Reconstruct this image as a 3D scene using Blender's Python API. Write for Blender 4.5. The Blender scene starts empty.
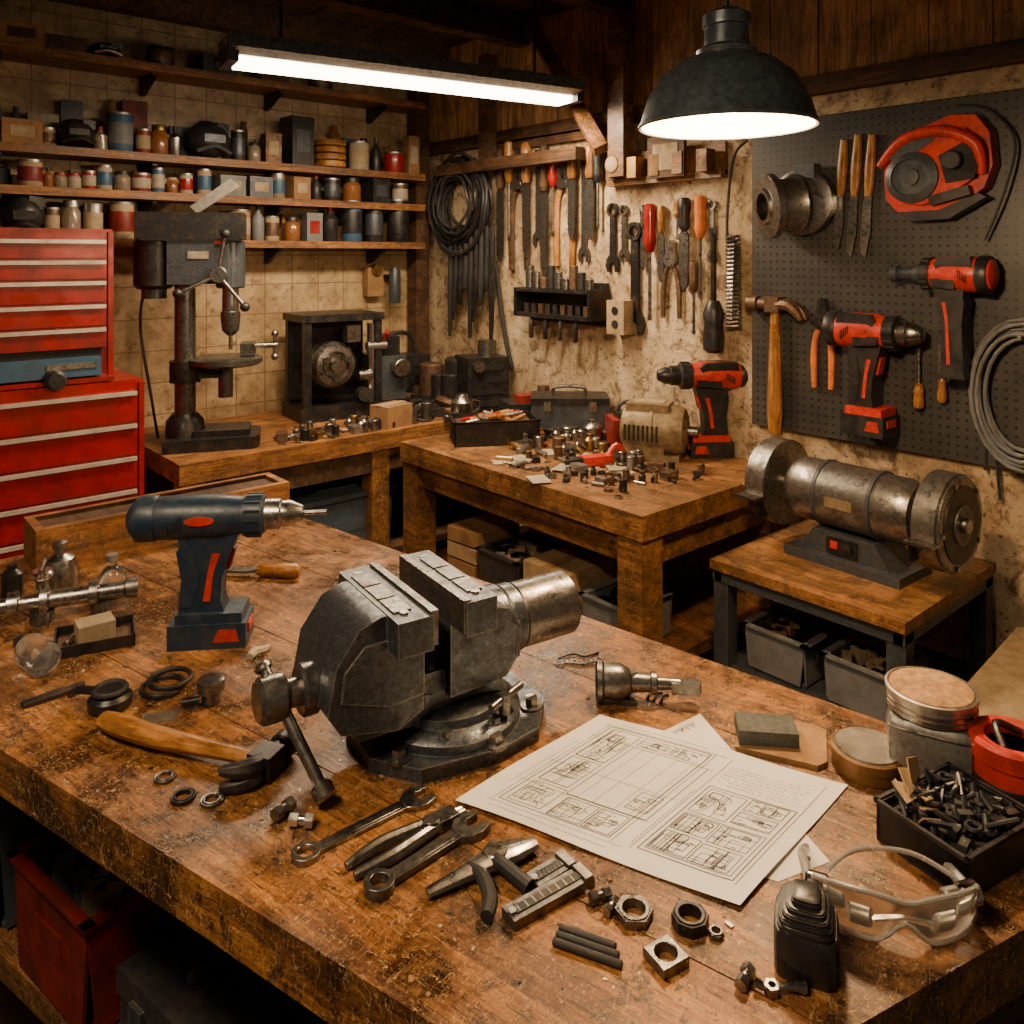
import bpy,bmesh,math,random
from mathutils import Matrix,Vector
R=random.Random(7)
pi=math.pi
TH=math.radians(41.0); FX,FY=math.sin(TH),math.cos(TH); RX,RY=math.cos(TH),-math.sin(TH)
FP=820.;HOR=255.;CH=1.65
def ray(px,py):
    k=(px-512)/FP; return Vector((FX+RX*k,FY+RY*k,(HOR-py)/FP))
def S(px,py,z=.9):
    d=ray(px,py); t=(z-CH)/d.z; return Vector((d.x*t,d.y*t,z))
def WX(px,py,x=2.8):
    d=ray(px,py); t=x/d.x; return Vector((x,d.y*t,CH+d.z*t))
def WY(px,py,y):
    d=ray(px,py); t=y/d.y; return Vector((d.x*t,y,CH+d.z*t))
def vsx(px,x=2.8): return x/ray(px,0).x/FP
def vsy(px,y): return y/ray(px,0).y/FP
# ---------------- materials
MC={}
def nt(name):
    m=bpy.data.materials.new(name); m.use_nodes=True; n=m.node_tree; b=n.nodes['Principled BSDF']; return m,n,b
def ramp(n,fac,stops):
    r=n.nodes.new('ShaderNodeValToRGB'); e=r.color_ramp.elements
    while len(e)<len(stops): e.new(.5)
    for i,(p,c) in enumerate(stops):
        e[i].position=p; e[i].color=(c[0],c[1],c[2],1) if hasattr(c,'__len__') else (c,c,c,1)
    n.links.new(fac,r.inputs[0]); return r.outputs[0]
def noise(n,vec,scale,detail=5,rough=.6,dist=0):
    t=n.nodes.new('ShaderNodeTexNoise'); t.inputs['Scale'].default_value=scale; t.inputs['Detail'].default_value=detail
    t.inputs['Roughness'].default_value=rough; t.inputs['Distortion'].default_value=dist
    n.links.new(vec,t.inputs['Vector']); return t.outputs[0]
def mix(n,fac,a,b,mode='MIX'):
    m=n.nodes.new('ShaderNodeMix'); m.data_type='RGBA'; m.blend_type=mode
    for s,v in ((m.inputs[0],fac),(m.inputs[6],a),(m.inputs[7],b)):
        if isinstance(v,(int,float)): s.default_value=v
        elif isinstance(v,(tuple,list)): s.default_value=(v[0],v[1],v[2],1)
        else: n.links.new(v,s)
    return m.outputs[2]
def bump(n,b,h,st,dist=.002):
    u=n.nodes.new('ShaderNodeBump'); u.inputs['Strength'].default_value=st; u.inputs['Distance'].default_value=dist
    n.links.new(h,u.inputs['Height']); n.links.new(u.outputs[0],b.inputs['Normal'])
def objc(n,scale=None,rot=0):
    t=n.nodes.new('ShaderNodeTexCoord')
    if scale is None: return t.outputs['Object']
    m=n.nodes.new('ShaderNodeMapping'); m.inputs['Scale'].default_value=scale; m.inputs['Rotation'].default_value=(0,0,rot); n.links.new(t.outputs['Object'],m.inputs['Vector']); return m.outputs[0]
def scratch(n,sc,rot,w=.004,amt=1):
    v=objc(n,sc,rot); s=noise(n,v,3,2,.5,.2); return ramp(n,s,[(.5-w,0),(.5,amt),(.5+w,0)])
def edgewear(n,rad=.004):
    bv=n.nodes.new('ShaderNodeBevel'); bv.samples=4; bv.inputs['Radius'].default_value=rad
    g=n.nodes.new('ShaderNodeNewGeometry'); d=n.nodes.new('ShaderNodeVectorMath'); d.operation='DOT_PRODUCT'
    n.links.new(bv.outputs[0],d.inputs[0]); n.links.new(g.outputs['Normal'],d.inputs[1])
    return ramp(n,d.outputs['Value'],[(.80,1),(.975,0)])
def mat(name,col,rough=.5,metal=0,var=.35,scale=30,bmp=.25,dirt=(.05,.03,.015),da=.45,trans=0,coat=0,wear=None):
    if name in MC: return MC[name]
    m,n,b=nt(name); v=objc(n)
    f=noise(n,v,scale,6)
    c=mix(n,ramp(n,f,[(.3,0),(.7,1)]),tuple(x*(1-var) for x in col),tuple(min(1,x*(1+var*.4)) for x in col))
    g=noise(n,v,scale*.35,8,.7)
    c=mix(n,ramp(n,g,[(.48,0),(.68,da)]),c,dirt)
    if wear:
        q=noise(n,v,scale*1.5,4,.7); e=edgewear(n); e=mix(n,1,e,ramp(n,q,[(.35,.15),(.6,1)]),'MULTIPLY')
        c=mix(n,e,c,wear); c=mix(n,scratch(n,(9,30,22),.7,.003,.55),c,wear); c=mix(n,scratch(n,(26,8,14),-.5,.003,.4),c,wear)
    n.links.new(c,b.inputs['Base Color'])
    b.inputs['Metallic'].default_value=metal
    n.links.new(ramp(n,g,[(.3,max(.04,rough-.12)),(.7,min(1,rough+.2))]),b.inputs['Roughness'])
    if trans: b.inputs['Transmission Weight'].default_value=trans
    if coat: b.inputs['Coat Weight'].default_value=coat
    if bmp: bump(n,b,f,bmp,.001)
    MC[name]=m; return m
def emis(name,col,st):
    if name in MC: return MC[name]
    m,n,b=nt(name); b.inputs['Base Color'].default_value=(*col,1); b.inputs['Emission Color'].default_value=(*col,1); b.inputs['Emission Strength'].default_value=st
    MC[name]=m; return m
def wood(name,c1,c2,c3,sc=(14,1.2,14),stain=.5,rough=.55,bmp=.5,spots=0,gs=8):
    if name in MC: return MC[name]
    m,n,b=nt(name); v=objc(n,sc); o=objc(n)
    g=noise(n,v,gs,10,.7,.5); g2=noise(n,v,gs*.22,6,.6,.8)
    c=ramp(n,g,[(.33,c3),(.46,c2),(.62,c1)])
    c=mix(n,ramp(n,g2,[(.40,.65),(.54,0)]),c,tuple(x*.8 for x in c3))
    s=noise(n,o,4.5,10,.72,.3)
    c=mix(n,ramp(n,s,[(.40,stain),(.50,stain*.45),(.60,0)]),c,tuple(x*.22 for x in c3))
    if spots:
        s2=noise(n,o,9,9,.8,.4); c=mix(n,ramp(n,s2,[(.53,0),(.60,.9*spots)]),c,(.020,.011,.006))
        s3=noise(n,o,2.6,6,.65,.6); c=mix(n,ramp(n,s3,[(.53,0),(.66,.6*spots)]),c,(.035,.016,.007))
        p=noise(n,o,60,4,.6); c=mix(n,ramp(n,p,[(.60,0),(.66,.85*spots)]),c,(.02,.011,.005))
        p=noise(n,o,190,3,.6); c=mix(n,ramp(n,p,[(.58,0),(.66,.7*spots)]),c,(.035,.018,.008))
        p2=noise(n,o,120,4,.7,1.5); c=mix(n,ramp(n,p2,[(.60,0),(.67,.7*spots)]),c,(.68,.44,.20))
        for sc_,r_,w_ in(((5,30,5),.5,.0024),((28,5,5),.35,.0022),((6,22,6),-.9,.0022),((40,9,9),1.2,.0025)):
            c=mix(n,scratch(n,sc_,r_,w_,.7*spots),c,(.66,.40,.17))
        c=mix(n,scratch(n,(10,24,9),.1,.004,.8*spots),c,(.02,.01,.005)); c=mix(n,scratch(n,(22,7,9),-.4,.004,.7*spots),c,(.02,.01,.005))
        v3=objc(n,(70,5,70)); p3=noise(n,v3,4,3,.5,.3); c=mix(n,ramp(n,p3,[(.30,.9),(.38,0)]),c,(.025,.012,.006))
    n.links.new(c,b.inputs['Base Color'])
    n.links.new(ramp(n,s,[(.35,max(.15,rough-.2)),(.65,rough+.15)]),b.inputs['Roughness'])
    bump(n,b,g,bmp,.003); MC[name]=m; return m
iron=mat('dark_cast_iron',(.095,.110,.128),.32,.72,.45,150,.5,(.035,.026,.018),.62,wear=(.48,.45,.41))
ironl=mat('worn_iron',(.215,.21,.20),.30,.9,.5,110,.4,(.055,.038,.025),.65)
steel=mat('steel',(.42,.40,.37),.28,1,.45,90,.25,(.08,.05,.03),.65)
chrome=mat('chrome',(.65,.63,.6),.16,1,.2,50,.1,(.15,.1,.07),.3)
alu=mat('aluminium',(.42,.40,.37),.36,.9,.3,60,.2,(.13,.09,.06),.55)
brass=mat('brass',(.5,.33,.12),.35,1,.3,40,.2)
gun=mat('grey_enamel',(.075,.090,.108),.36,.45,.4,70,.3,(.10,.07,.045),.5,wear=(.26,.24,.21))
lampm=mat('lamp_enamel',(.15,.185,.215),.26,.45,.45,60,.3,(.06,.05,.04),.6,wear=(.40,.38,.34))
blk=mat('black_plastic',(.018,.018,.020),.38,0,.4,60,.25,(.07,.05,.035),.35)
blkm=mat('black_metal',(.033,.033,.035),.36,.6,.4,70,.35,(.11,.075,.048),.5)
navy=mat('navy_plastic',(.012,.030,.058),.38,0,.35,90,.2,(.07,.06,.05),.4)
red=mat('red_plastic',(.62,.035,.012),.38,0,.35,40,.15,(.06,.014,.006),.6)
redp=mat('red_paint',(.34,.008,.006),.28,0,.35,14,.1,(.045,.005,.003),.65,coat=.3)
orange=mat('orange_plastic',(.80,.20,.02),.45,0,.3,30,.2)
white=mat('aged_white',(.42,.35,.25),.6,0,.25,25,.15,(.14,.085,.04),.65)
trim=mat('white_trim',(.62,.56,.48),.35,.3,.2,25,.1,(.25,.17,.11),.5)
cream=mat('cream',(.42,.31,.175),.7,0,.3,30,.2,(.13,.075,.035),.6)
card=mat('cardboard',(.32,.175,.07),.85,0,.25,25,.3,(.07,.035,.012),.5)
cardl=mat('pale_cardboard',(.46,.31,.16),.85,0,.25,25,.3,(.12,.07,.03),.5)
blue=mat('blue_paint',(.04,.11,.20),.45,0,.3,20,.2)
grey=mat('grey_plastic',(.17,.175,.18),.55,0,.3,20,.2,(.07,.05,.03),.5)
bgrey=mat('bluegrey_plastic',(.055,.082,.11),.55,0,.3,20,.2,(.05,.03,.02),.5)
rubber=mat('rubber',(.02,.02,.02),.6,0,.3,60,.3,(.08,.06,.04),.3)
dark=mat('dark_void',(.006,.006,.006),.7,0,.2,20,0)
glass=mat('clear_plastic',(.85,.86,.84),.06,0,.05,20,0,(.6,.55,.45),.1,trans=.96)
frost=mat('frosted_plastic',(.58,.54,.48),.22,0,.1,40,.1,(.4,.33,.25),.3,trans=.55)
stone=mat('whetstone',(.085,.09,.08),.8,0,.4,90,.6)
rust=mat('rusty_steel',(.18,.11,.07),.5,.7,.5,60,.5,(.1,.04,.015),.7)
tan=mat('tan_cake',(.44,.25,.11),.8,0,.5,80,.9,(.16,.08,.03),.7)
mot=mat('motor_enamel',(.28,.195,.10),.5,.2,.4,50,.3,(.06,.035,.018),.7)
dkp=mat('charcoal_plastic',(.040,.040,.043),.42,0,.4,60,.25,(.10,.07,.05),.4)
W_B=wood('bench_wood',(.56,.235,.055),(.34,.125,.028),(.11,.036,.010),stain=.95,rough=.38,spots=1)
W_D=wood('dark_wood',(.15,.07,.025),(.085,.038,.014),(.033,.014,.006),stain=.6,rough=.7)
W_M=wood('table_wood',(.50,.22,.06),(.32,.13,.035),(.11,.041,.012),stain=.75,rough=.48,spots=.8)
W_X=wood('shelf_wood',(.50,.21,.055),(.32,.12,.031),(.11,.04,.011),sc=(1.2,14,14),stain=.6,rough=.52,spots=.5)
W_H=wood('handle_wood',(.62,.29,.07),(.46,.19,.042),(.20,.07,.018),sc=(2.5,20,20),stain=.45,rough=.36,bmp=.2,gs=8)
W_C=wood('ceiling_wood',(.15,.078,.034),(.08,.042,.018),(.026,.014,.007),sc=(14,1.2,14),stain=.6,rough=.8)
W_P=wood('panel_wood',(.80,.42,.16),(.56,.27,.095),(.22,.095,.034),sc=(14,14,1.2),stain=.6,rough=.6)
paperm=mat('paper',(.80,.76,.69),.75,0,.05,15,.1,(.55,.44,.32),.22)
ink=mat('ink',(.035,.035,.04),.8,0,.1,10,0)
def tilemat():
    m,n,b=nt('cream_tiles'); o=objc(n); s=n.nodes.new('ShaderNodeSeparateXYZ'); n.links.new(o,s.inputs[0])
    c=n.nodes.new('ShaderNodeCombineXYZ'); n.links.new(s.outputs[0],c.inputs[0]); n.links.new(s.outputs[2],c.inputs[1])
    br=n.nodes.new('ShaderNodeTexBrick'); br.offset=0; br.inputs['Scale'].default_value=1; br.inputs['Brick Width'].default_value=.15; br.inputs['Row Height'].default_value=.15
    br.inputs['Mortar Size'].default_value=.0028; br.inputs['Color1'].default_value=(.64,.46,.26,1); br.inputs['Color2'].default_value=(.50,.36,.19,1); br.inputs['Mortar'].default_value=(.22,.14,.07,1)
    n.links.new(c.outputs[0],br.inputs['Vector'])
    g=noise(n,o,3.0,10,.78); col=mix(n,ramp(n,g,[(.40,0),(.60,.8)]),br.outputs[0],(.18,.10,.045))
    g2=noise(n,o,18,8,.78); col=mix(n,ramp(n,g2,[(.53,0),(.64,.85)]),col,(.11,.06,.027))
    n.links.new(col,b.inputs['Base Color']); b.inputs['Roughness'].default_value=.4; bump(n,b,br.outputs[1],-.4,.003); return m
def plaster():
    m,n,b=nt('stained_plaster'); o=objc(n)
    g=noise(n,o,2.4,10,.75); col=ramp(n,g,[(.32,(.20,.115,.055)),(.5,(.50,.36,.21)),(.66,(.72,.57,.38))])
    g2=noise(n,o,12,9,.78,.6); col=mix(n,ramp(n,g2,[(.51,0),(.61,.85)]),col,(.13,.068,.028))
    g3=noise(n,o,50,5,.65); col=mix(n,ramp(n,g3,[(.58,0),(.65,.9)]),col,(.045,.026,.013))
    n.links.new(col,b.inputs['Base Color']); b.inputs['Roughness'].default_value=.75; bump(n,b,g2,.8,.012); return m
def pegmat():
    m,n,b=nt('pegboard_holes'); o=objc(n); s=n.nodes.new('ShaderNodeSeparateXYZ'); n.links.new(o,s.inputs[0])
    def M(op,a,bv=None):
        q=n.nodes.new('ShaderNodeMath'); q.operation=op
        for i,v in enumerate((a,bv)):
            if v is None: continue
            if isinstance(v,(int,float)): q.inputs[i].default_value=v
            else: n.links.new(v,q.inputs[i])
        return q.outputs[0]
    fs=[]
    for k in (1,2):
        f=M('SUBTRACT',M('FRACT',M('MULTIPLY',s.outputs[k],36)),.5); fs.append(M('MULTIPLY',f,f))
    d=M('LESS_THAN',M('ADD',fs[0],fs[1]),.028)
    g=noise(n,o,5,8,.7); base=ramp(n,g,[(.3,(.026,.027,.030)),(.7,(.064,.058,.050))])
    n.links.new(mix(n,d,base,(.003,.003,.003)),b.inputs['Base Color']); b.inputs['Roughness'].default_value=.42; bump(n,b,d,-.6,.003); return m
def concrete():
    m,n,b=nt('concrete_floor'); o=objc(n); g=noise(n,o,4,9,.7)
    n.links.new(ramp(n,g,[(.3,(.03,.022,.016)),(.7,(.10,.075,.052))]),b.inputs['Base Color']); b.inputs['Roughness'].default_value=.75; bump(n,b,g,.3); return m
# ---------------- builder
I4=Matrix.Identity(4)
def T(x,y,z): return Matrix.Translation((x,y,z))
def RZ(a): return Matrix.Rotation(a,4,'Z')
def RXm(a): return Matrix.Rotation(a,4,'X')
def RYm(a): return Matrix.Rotation(a,4,'Y')
MXZ=RXm(pi/2)
def align(p0,p1):
    p0=Vector(p0);d=Vector(p1)-p0; q=Vector((0,0,1)).rotation_difference(d.normalized()); return Matrix.Translation(p0)@q.to_matrix().to_4x4(), d.length
def catmull(P,n=6,closed=False):
    P=[Vector(p) for p in P]; out=[]; N=len(P)
    rng=range(N if closed else N-1)
    for i in rng:
        if closed: a,b,c,d=P[i-1],P[i],P[(i+1)%N],P[(i+2)%N]
        else: a=P[max(i-1,0)];b=P[i];c=P[i+1];d=P[min(i+2,N-1)]
        for j in range(n):
            t=j/n; out.append(.5*((2*b)+(c-a)*t+(2*a-5*b+4*c-d)*t*t+(3*b-a-3*c+d)*t**3))
    if not closed: out.append(P[-1])
    return out
class B:
    def __init__(s,M=I4): s.bm=bmesh.new(); s.mats=[]; s.M=M
    def mi(s,m):
        if m not in s.mats: s.mats.append(m)
        return s.mats.index(m)
    def raw(s,vs,fs,m,M=I4,bev=0,seg=2):
        i=s.mi(m); MM=s.M@M; V=[s.bm.verts.new(MM@Vector(v)) for v in vs]; F=[]
        for f in fs:
            try: q=s.bm.faces.new([V[k] for k in f]); q.material_index=i; F.append(q)
            except ValueError: pass
        if bev:
            ed=list({e for f in F for e in f.edges if len(e.link_faces)==2 and e.calc_face_angle(0)>.5})
            try: bmesh.ops.bevel(s.bm,geom=ed,offset=bev,segments=seg,affect='EDGES',profile=.5,clamp_overlap=True)
            except Exception as ex: print('bev',ex)
        return s
    def box(s,c,d,m,rz=0,bev=0,M=I4,seg=2):
        x,y,z=d[0]/2,d[1]/2,d[2]/2
        vs=[(i*x,j*y,k*z) for k in(-1,1) for j in(-1,1) for i in(-1,1)]
        fs=[(0,2,3,1),(4,5,7,6),(0,1,5,4),(2,6,7,3),(0,4,6,2),(1,3,7,5)]
        return s.raw(vs,fs,m,M@T(*c)@RZ(rz),bev,seg)
    def rsq(s,layers,m,M=I4,seg=32,p=5,sy=1):
        # stacked rounded-square sections: (half width, z)
        vs=[];fs=[]
        for h,z in layers:
            for i in range(seg):
                a=2*pi*i/seg; c,d=math.cos(a),math.sin(a); r=(abs(c)**p+abs(d)**p)**(-1/p); vs.append((h*r*c,h*sy*r*d,z))
        for k in range(len(layers)-1):
            for i in range(seg): j=(i+1)%seg; fs.append((k*seg+i,k*seg+j,(k+1)*seg+j,(k+1)*seg+i))
        fs+=[tuple(reversed(range(seg))),tuple(range((len(layers)-1)*seg,len(layers)*seg))]
        return s.raw(vs,fs,m,M)
    def lathe(s,pr,m,M=I4,seg=24,closed=False,hexo=None,sy=1):
        n=len(pr);vs=[];fs=[]
        for i in range(seg):
            a=2*pi*i/seg
            for j,(r,z) in enumerate(pr):
                rr=r
                if hexo and j in hexo[1]:
                    h=2*pi/hexo[0]; aa=(a%h)-h/2; rr=r*math.cos(h/2)/math.cos(aa)
                vs.append((rr*math.cos(a),sy*rr*math.sin(a),z))
        for i in range(seg):
            k=(i+1)%seg
            for j in range(n if closed else n-1):
                j2=(j+1)%n; fs.append((i*n+j,k*n+j,k*n+j2,i*n+j2))
        if not closed:
            if pr[0][0]>1e-6: fs.append(tuple(i*n for i in reversed(range(seg))))
            if pr[-1][0]>1e-6: fs.append(tuple(i*n+n-1 for i in range(seg)))
        s.raw(vs,fs,m,M); return s
    def cyl(s,p0,p1,r,m,r2=None,seg=20,ch=0):
        A,L=align(p0,p1); r2=r if r2 is None else r2
        c=min(ch,L/3,r*.5)
        pr=[(r-c,0),(r,c),(r2,L-c),(r2-c,L)] if c else [(r,0),(r2,L)]
        return s.lathe(pr,m,A,seg)
    def shell(s,pr,m,M=I4,seg=32,t=.002):
        return s.lathe(pr+[(max(r-t,.0005),z) for r,z in reversed(pr)],m,M,seg,closed=True)
    def ring(s,c,Ro,Ri,h,m,M=I4,seg=24,nh=0):
        pr=[(Ri,0),(Ro,0),(Ro,h),(Ri,h)]
        return s.lathe(pr,m,M@T(*c),seg,closed=True,hexo=(nh,(1,2)) if nh else None)
    def tor(s,c,Rr,r,m,M=I4,seg=28,rs=10):
        pr=[(Rr+r*math.cos(2*pi*j/rs),r*math.sin(2*pi*j/rs)) for j in range(rs)]
        return s.lathe(pr,m,M@T(*c),seg,closed=True)
    def prism(s,P,h,m,M=I4,bev=0,seg=2):
        n=len(P);vs=[(x,y,-h/2) for x,y in P]+[(x,y,h/2) for x,y in P]
        fs=[tuple(reversed(range(n))),tuple(range(n,2*n))]+[(i,(i+1)%n,n+(i+1)%n,n+i) for i in range(n)]
        return s.raw(vs,fs,m,M,bev,seg)
    def sph(s,c,r,m,M=I4,seg=18):
        rx,ry,rz=(r,r,r) if not hasattr(r,'__len__') else r
        pr=[(math.sin(pi*j/10),-math.cos(pi*j/10)) for j in range(11)]; pr[0]=(0,-1);pr[-1]=(0,1)
        s.lathe([(max(a,0.0),b) for a,b in pr],m,M@T(*c)@Matrix.Diagonal((rx,ry,rz,1)),seg); return s
    def tube(s,P,r,m,seg=8,sm=0,closed=False,M=I4,flat=1):
        P=catmull(P,sm,closed) if sm else [Vector(p) for p in P]
        N=len(P);rs=[r]*N if not hasattr(r,'__len__') else [r[min(len(r)-1,int(i*(len(r)-1)/(N-1)))]*(1-((i*(len(r)-1)/(N-1))%1))+r[min(len(r)-1,int(i*(len(r)-1)/(N-1))+1)]*((i*(len(r)-1)/(N-1))%1) for i in range(N)]
        vs=[];fs=[];up=None
        for i in range(N):
            a=P[i-1] if (i or closed) else P[i]; c=P[(i+1)%N] if (i<N-1 or closed) else P[i]
            t=(c-a); t=t.normalized() if t.length>1e-9 else Vector((1,0,0))
            if up is None: up=Vector((0,0,1)) if abs(t.z)<.9 else Vector((1,0,0))
            x=t.cross(up); x.normalize(); up=x.cross(t).normalized()
            for j in range(seg):
                q=2*pi*j/seg; vs.append(P[i]+x*rs[i]*math.cos(q)+up*rs[i]*flat*math.sin(q))
        for i in range(N if closed else N-1):
            k=(i+1)%N
            for j in range(seg): fs.append((i*seg+j,i*seg+(j+1)%seg,k*seg+(j+1)%seg,k*seg+j))
        if not closed: fs+= [tuple(reversed(range(seg))),tuple(range((N-1)*seg,N*seg))]
        return s.raw(vs,fs,m,M)
    def done(s,name,loc=(0,0,0),rz=0,bev=0,Mw=None):
        bmesh.ops.remove_doubles(s.bm,verts=s.bm.verts,dist=1e-6)
        bmesh.ops.recalc_face_normals(s.bm,faces=s.bm.faces)
        for e in s.bm.edges:
            if len(e.link_faces)==2 and e.calc_face_angle(0)>.62: e.smooth=False
        for f in s.bm.faces: f.smooth=True
        me=bpy.data.meshes.new(name); s.bm.to_mesh(me); s.bm.free()
        for m in s.mats: me.materials.append(m)
        o=bpy.data.objects.new(name,me); bpy.context.scene.collection.objects.link(o)
        o.matrix_world=Mw if Mw is not None else T(*loc)@RZ(rz)
        if bev:
            q=o.modifiers.new('bev','BEVEL'); q.width=bev; q.segments=2; q.limit_method='ANGLE'; q.angle_limit=.7
        return o
# ---------------- room
RWX=2.82; RBY=4.0; CZ=2.85
b=B(); b.box((.6,1.4,-.03),(4.6,5.4,.06),concrete()); b.done('floor')
b=B(); b.box((.6,1.4,CZ+.03),(4.6,5.4,.06),W_C)
for i in range(12): b.box((-1.5+i*.4,1.4,CZ-.006),(.385,5.2,.012),W_C)
b.done('ceiling')
for i in range(6):
    b=B(); b.box((0,0,0),(4.3,.09,.14),W_C,bev=.006); b.done('ceiling_joist',(.6,.35+i*.68,CZ-.085))
b=B(); b.box((.6,RBY+.03,1.42),(4.6,.06,2.86),tilemat()); b.done('wall_back')
b=B(); b.box((RWX+.03,1.4,1.12),(.06,5.2,2.24),plaster())
b.done('wall_right')
b=B()
for i in range(27): b.box((RWX+.025+R.uniform(-.004,.004),-1.1+i*.195,2.55),(.05,.19,.6),W_P,bev=.004)
b.box((RWX-.01,1.4,2.27),(.05,5.2,.07),W_D,bev=.004)
b.done('trim_1')
b=B(); b.box((0,0,1.3),(.09,.09,2.6),W_D,bev=.004); b.done('timber_post',(2.70,3.93,0))
b=B(); b.box((2.74,2.42,2.42),(.07,.09,.85),W_M,bev=.004); b.tube([(2.72,3.0,2.8),(2.70,2.50,2.12)],.045,W_M,seg=4); b.box((2.72,3.2,2.12),(.06,1.1,.06),W_D,bev=.004); b.box((2.74,3.35,2.4),(.06,.08,.6),W_D); b.done('timber_brace')
# ---------------- main bench
N_=Vector((.527,.448,0));R_=Vector((1.373,.223,0));FR=Vector((1.06,2.35,0));FL=Vector((-.04,2.35,0))
ba=math.radians(12.5); BI=RZ(-ba)
b=B(BI)
def bl(u,v): return (N_.lerp(R_,u)).lerp(FL.lerp(FR,u),v)
us=[0,.27,.52,.78,1]
for i in range(4):
    a,c=us[i]+.0014,us[i+1]-.0014
    q=[bl(a,0),bl(c,0),bl(c,1),bl(a,1)]; z0,z1=.83,.9
    vs=[(p.x,p.y,z0) for p in q]+[(p.x,p.y,z1) for p in q]
    b.raw(vs,[(3,2,1,0),(4,5,6,7),(0,1,5,4),(1,2,6,5),(2,3,7,6),(3,0,4,7)],W_B,bev=.004)
def quadslab(b,q,z0,z1,m,bev=.004):
    vs=[(p.x,p.y,z0) for p in q]+[(p.x,p.y,z1) for p in q]
    b.raw(vs,[(3,2,1,0),(4,5,6,7),(0,1,5,4),(1,2,6,5),(2,3,7,6),(3,0,4,7)],m,bev=bev)
quadslab(b,[bl(.3,.03),bl(.96,.03),bl(.96,.97),bl(.3,.97)],.72,.829,W_D)
quadslab(b,[bl(.12,.04),bl(.95,.04),bl(.95,.97),bl(.12,.97)],.355,.40,W_M)
for u,v in((.1,.06),(.9,.06),(.1,.94),(.9,.94),(.9,.5)):
    p=bl(u,v); b.box((p.x,p.y,.415),(.1,.1,.83),W_D)
b.done('main_workbench',rz=ba)
b=B()
for i in range(1400):
    p=bl(R.uniform(.01,.99),R.uniform(.02,.95)); s=R.uniform(.0007,.0024) if R.random()<.88 else R.uniform(.002,.005)
    b.box((p.x,p.y,.9+s*.2),(s*R.uniform(.6,2.4),s,s*.4),R.choice([steel,cream,card,blk,card,blkm,white]),rz=R.uniform(0,3))
b.done('metal_shavings')
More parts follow.
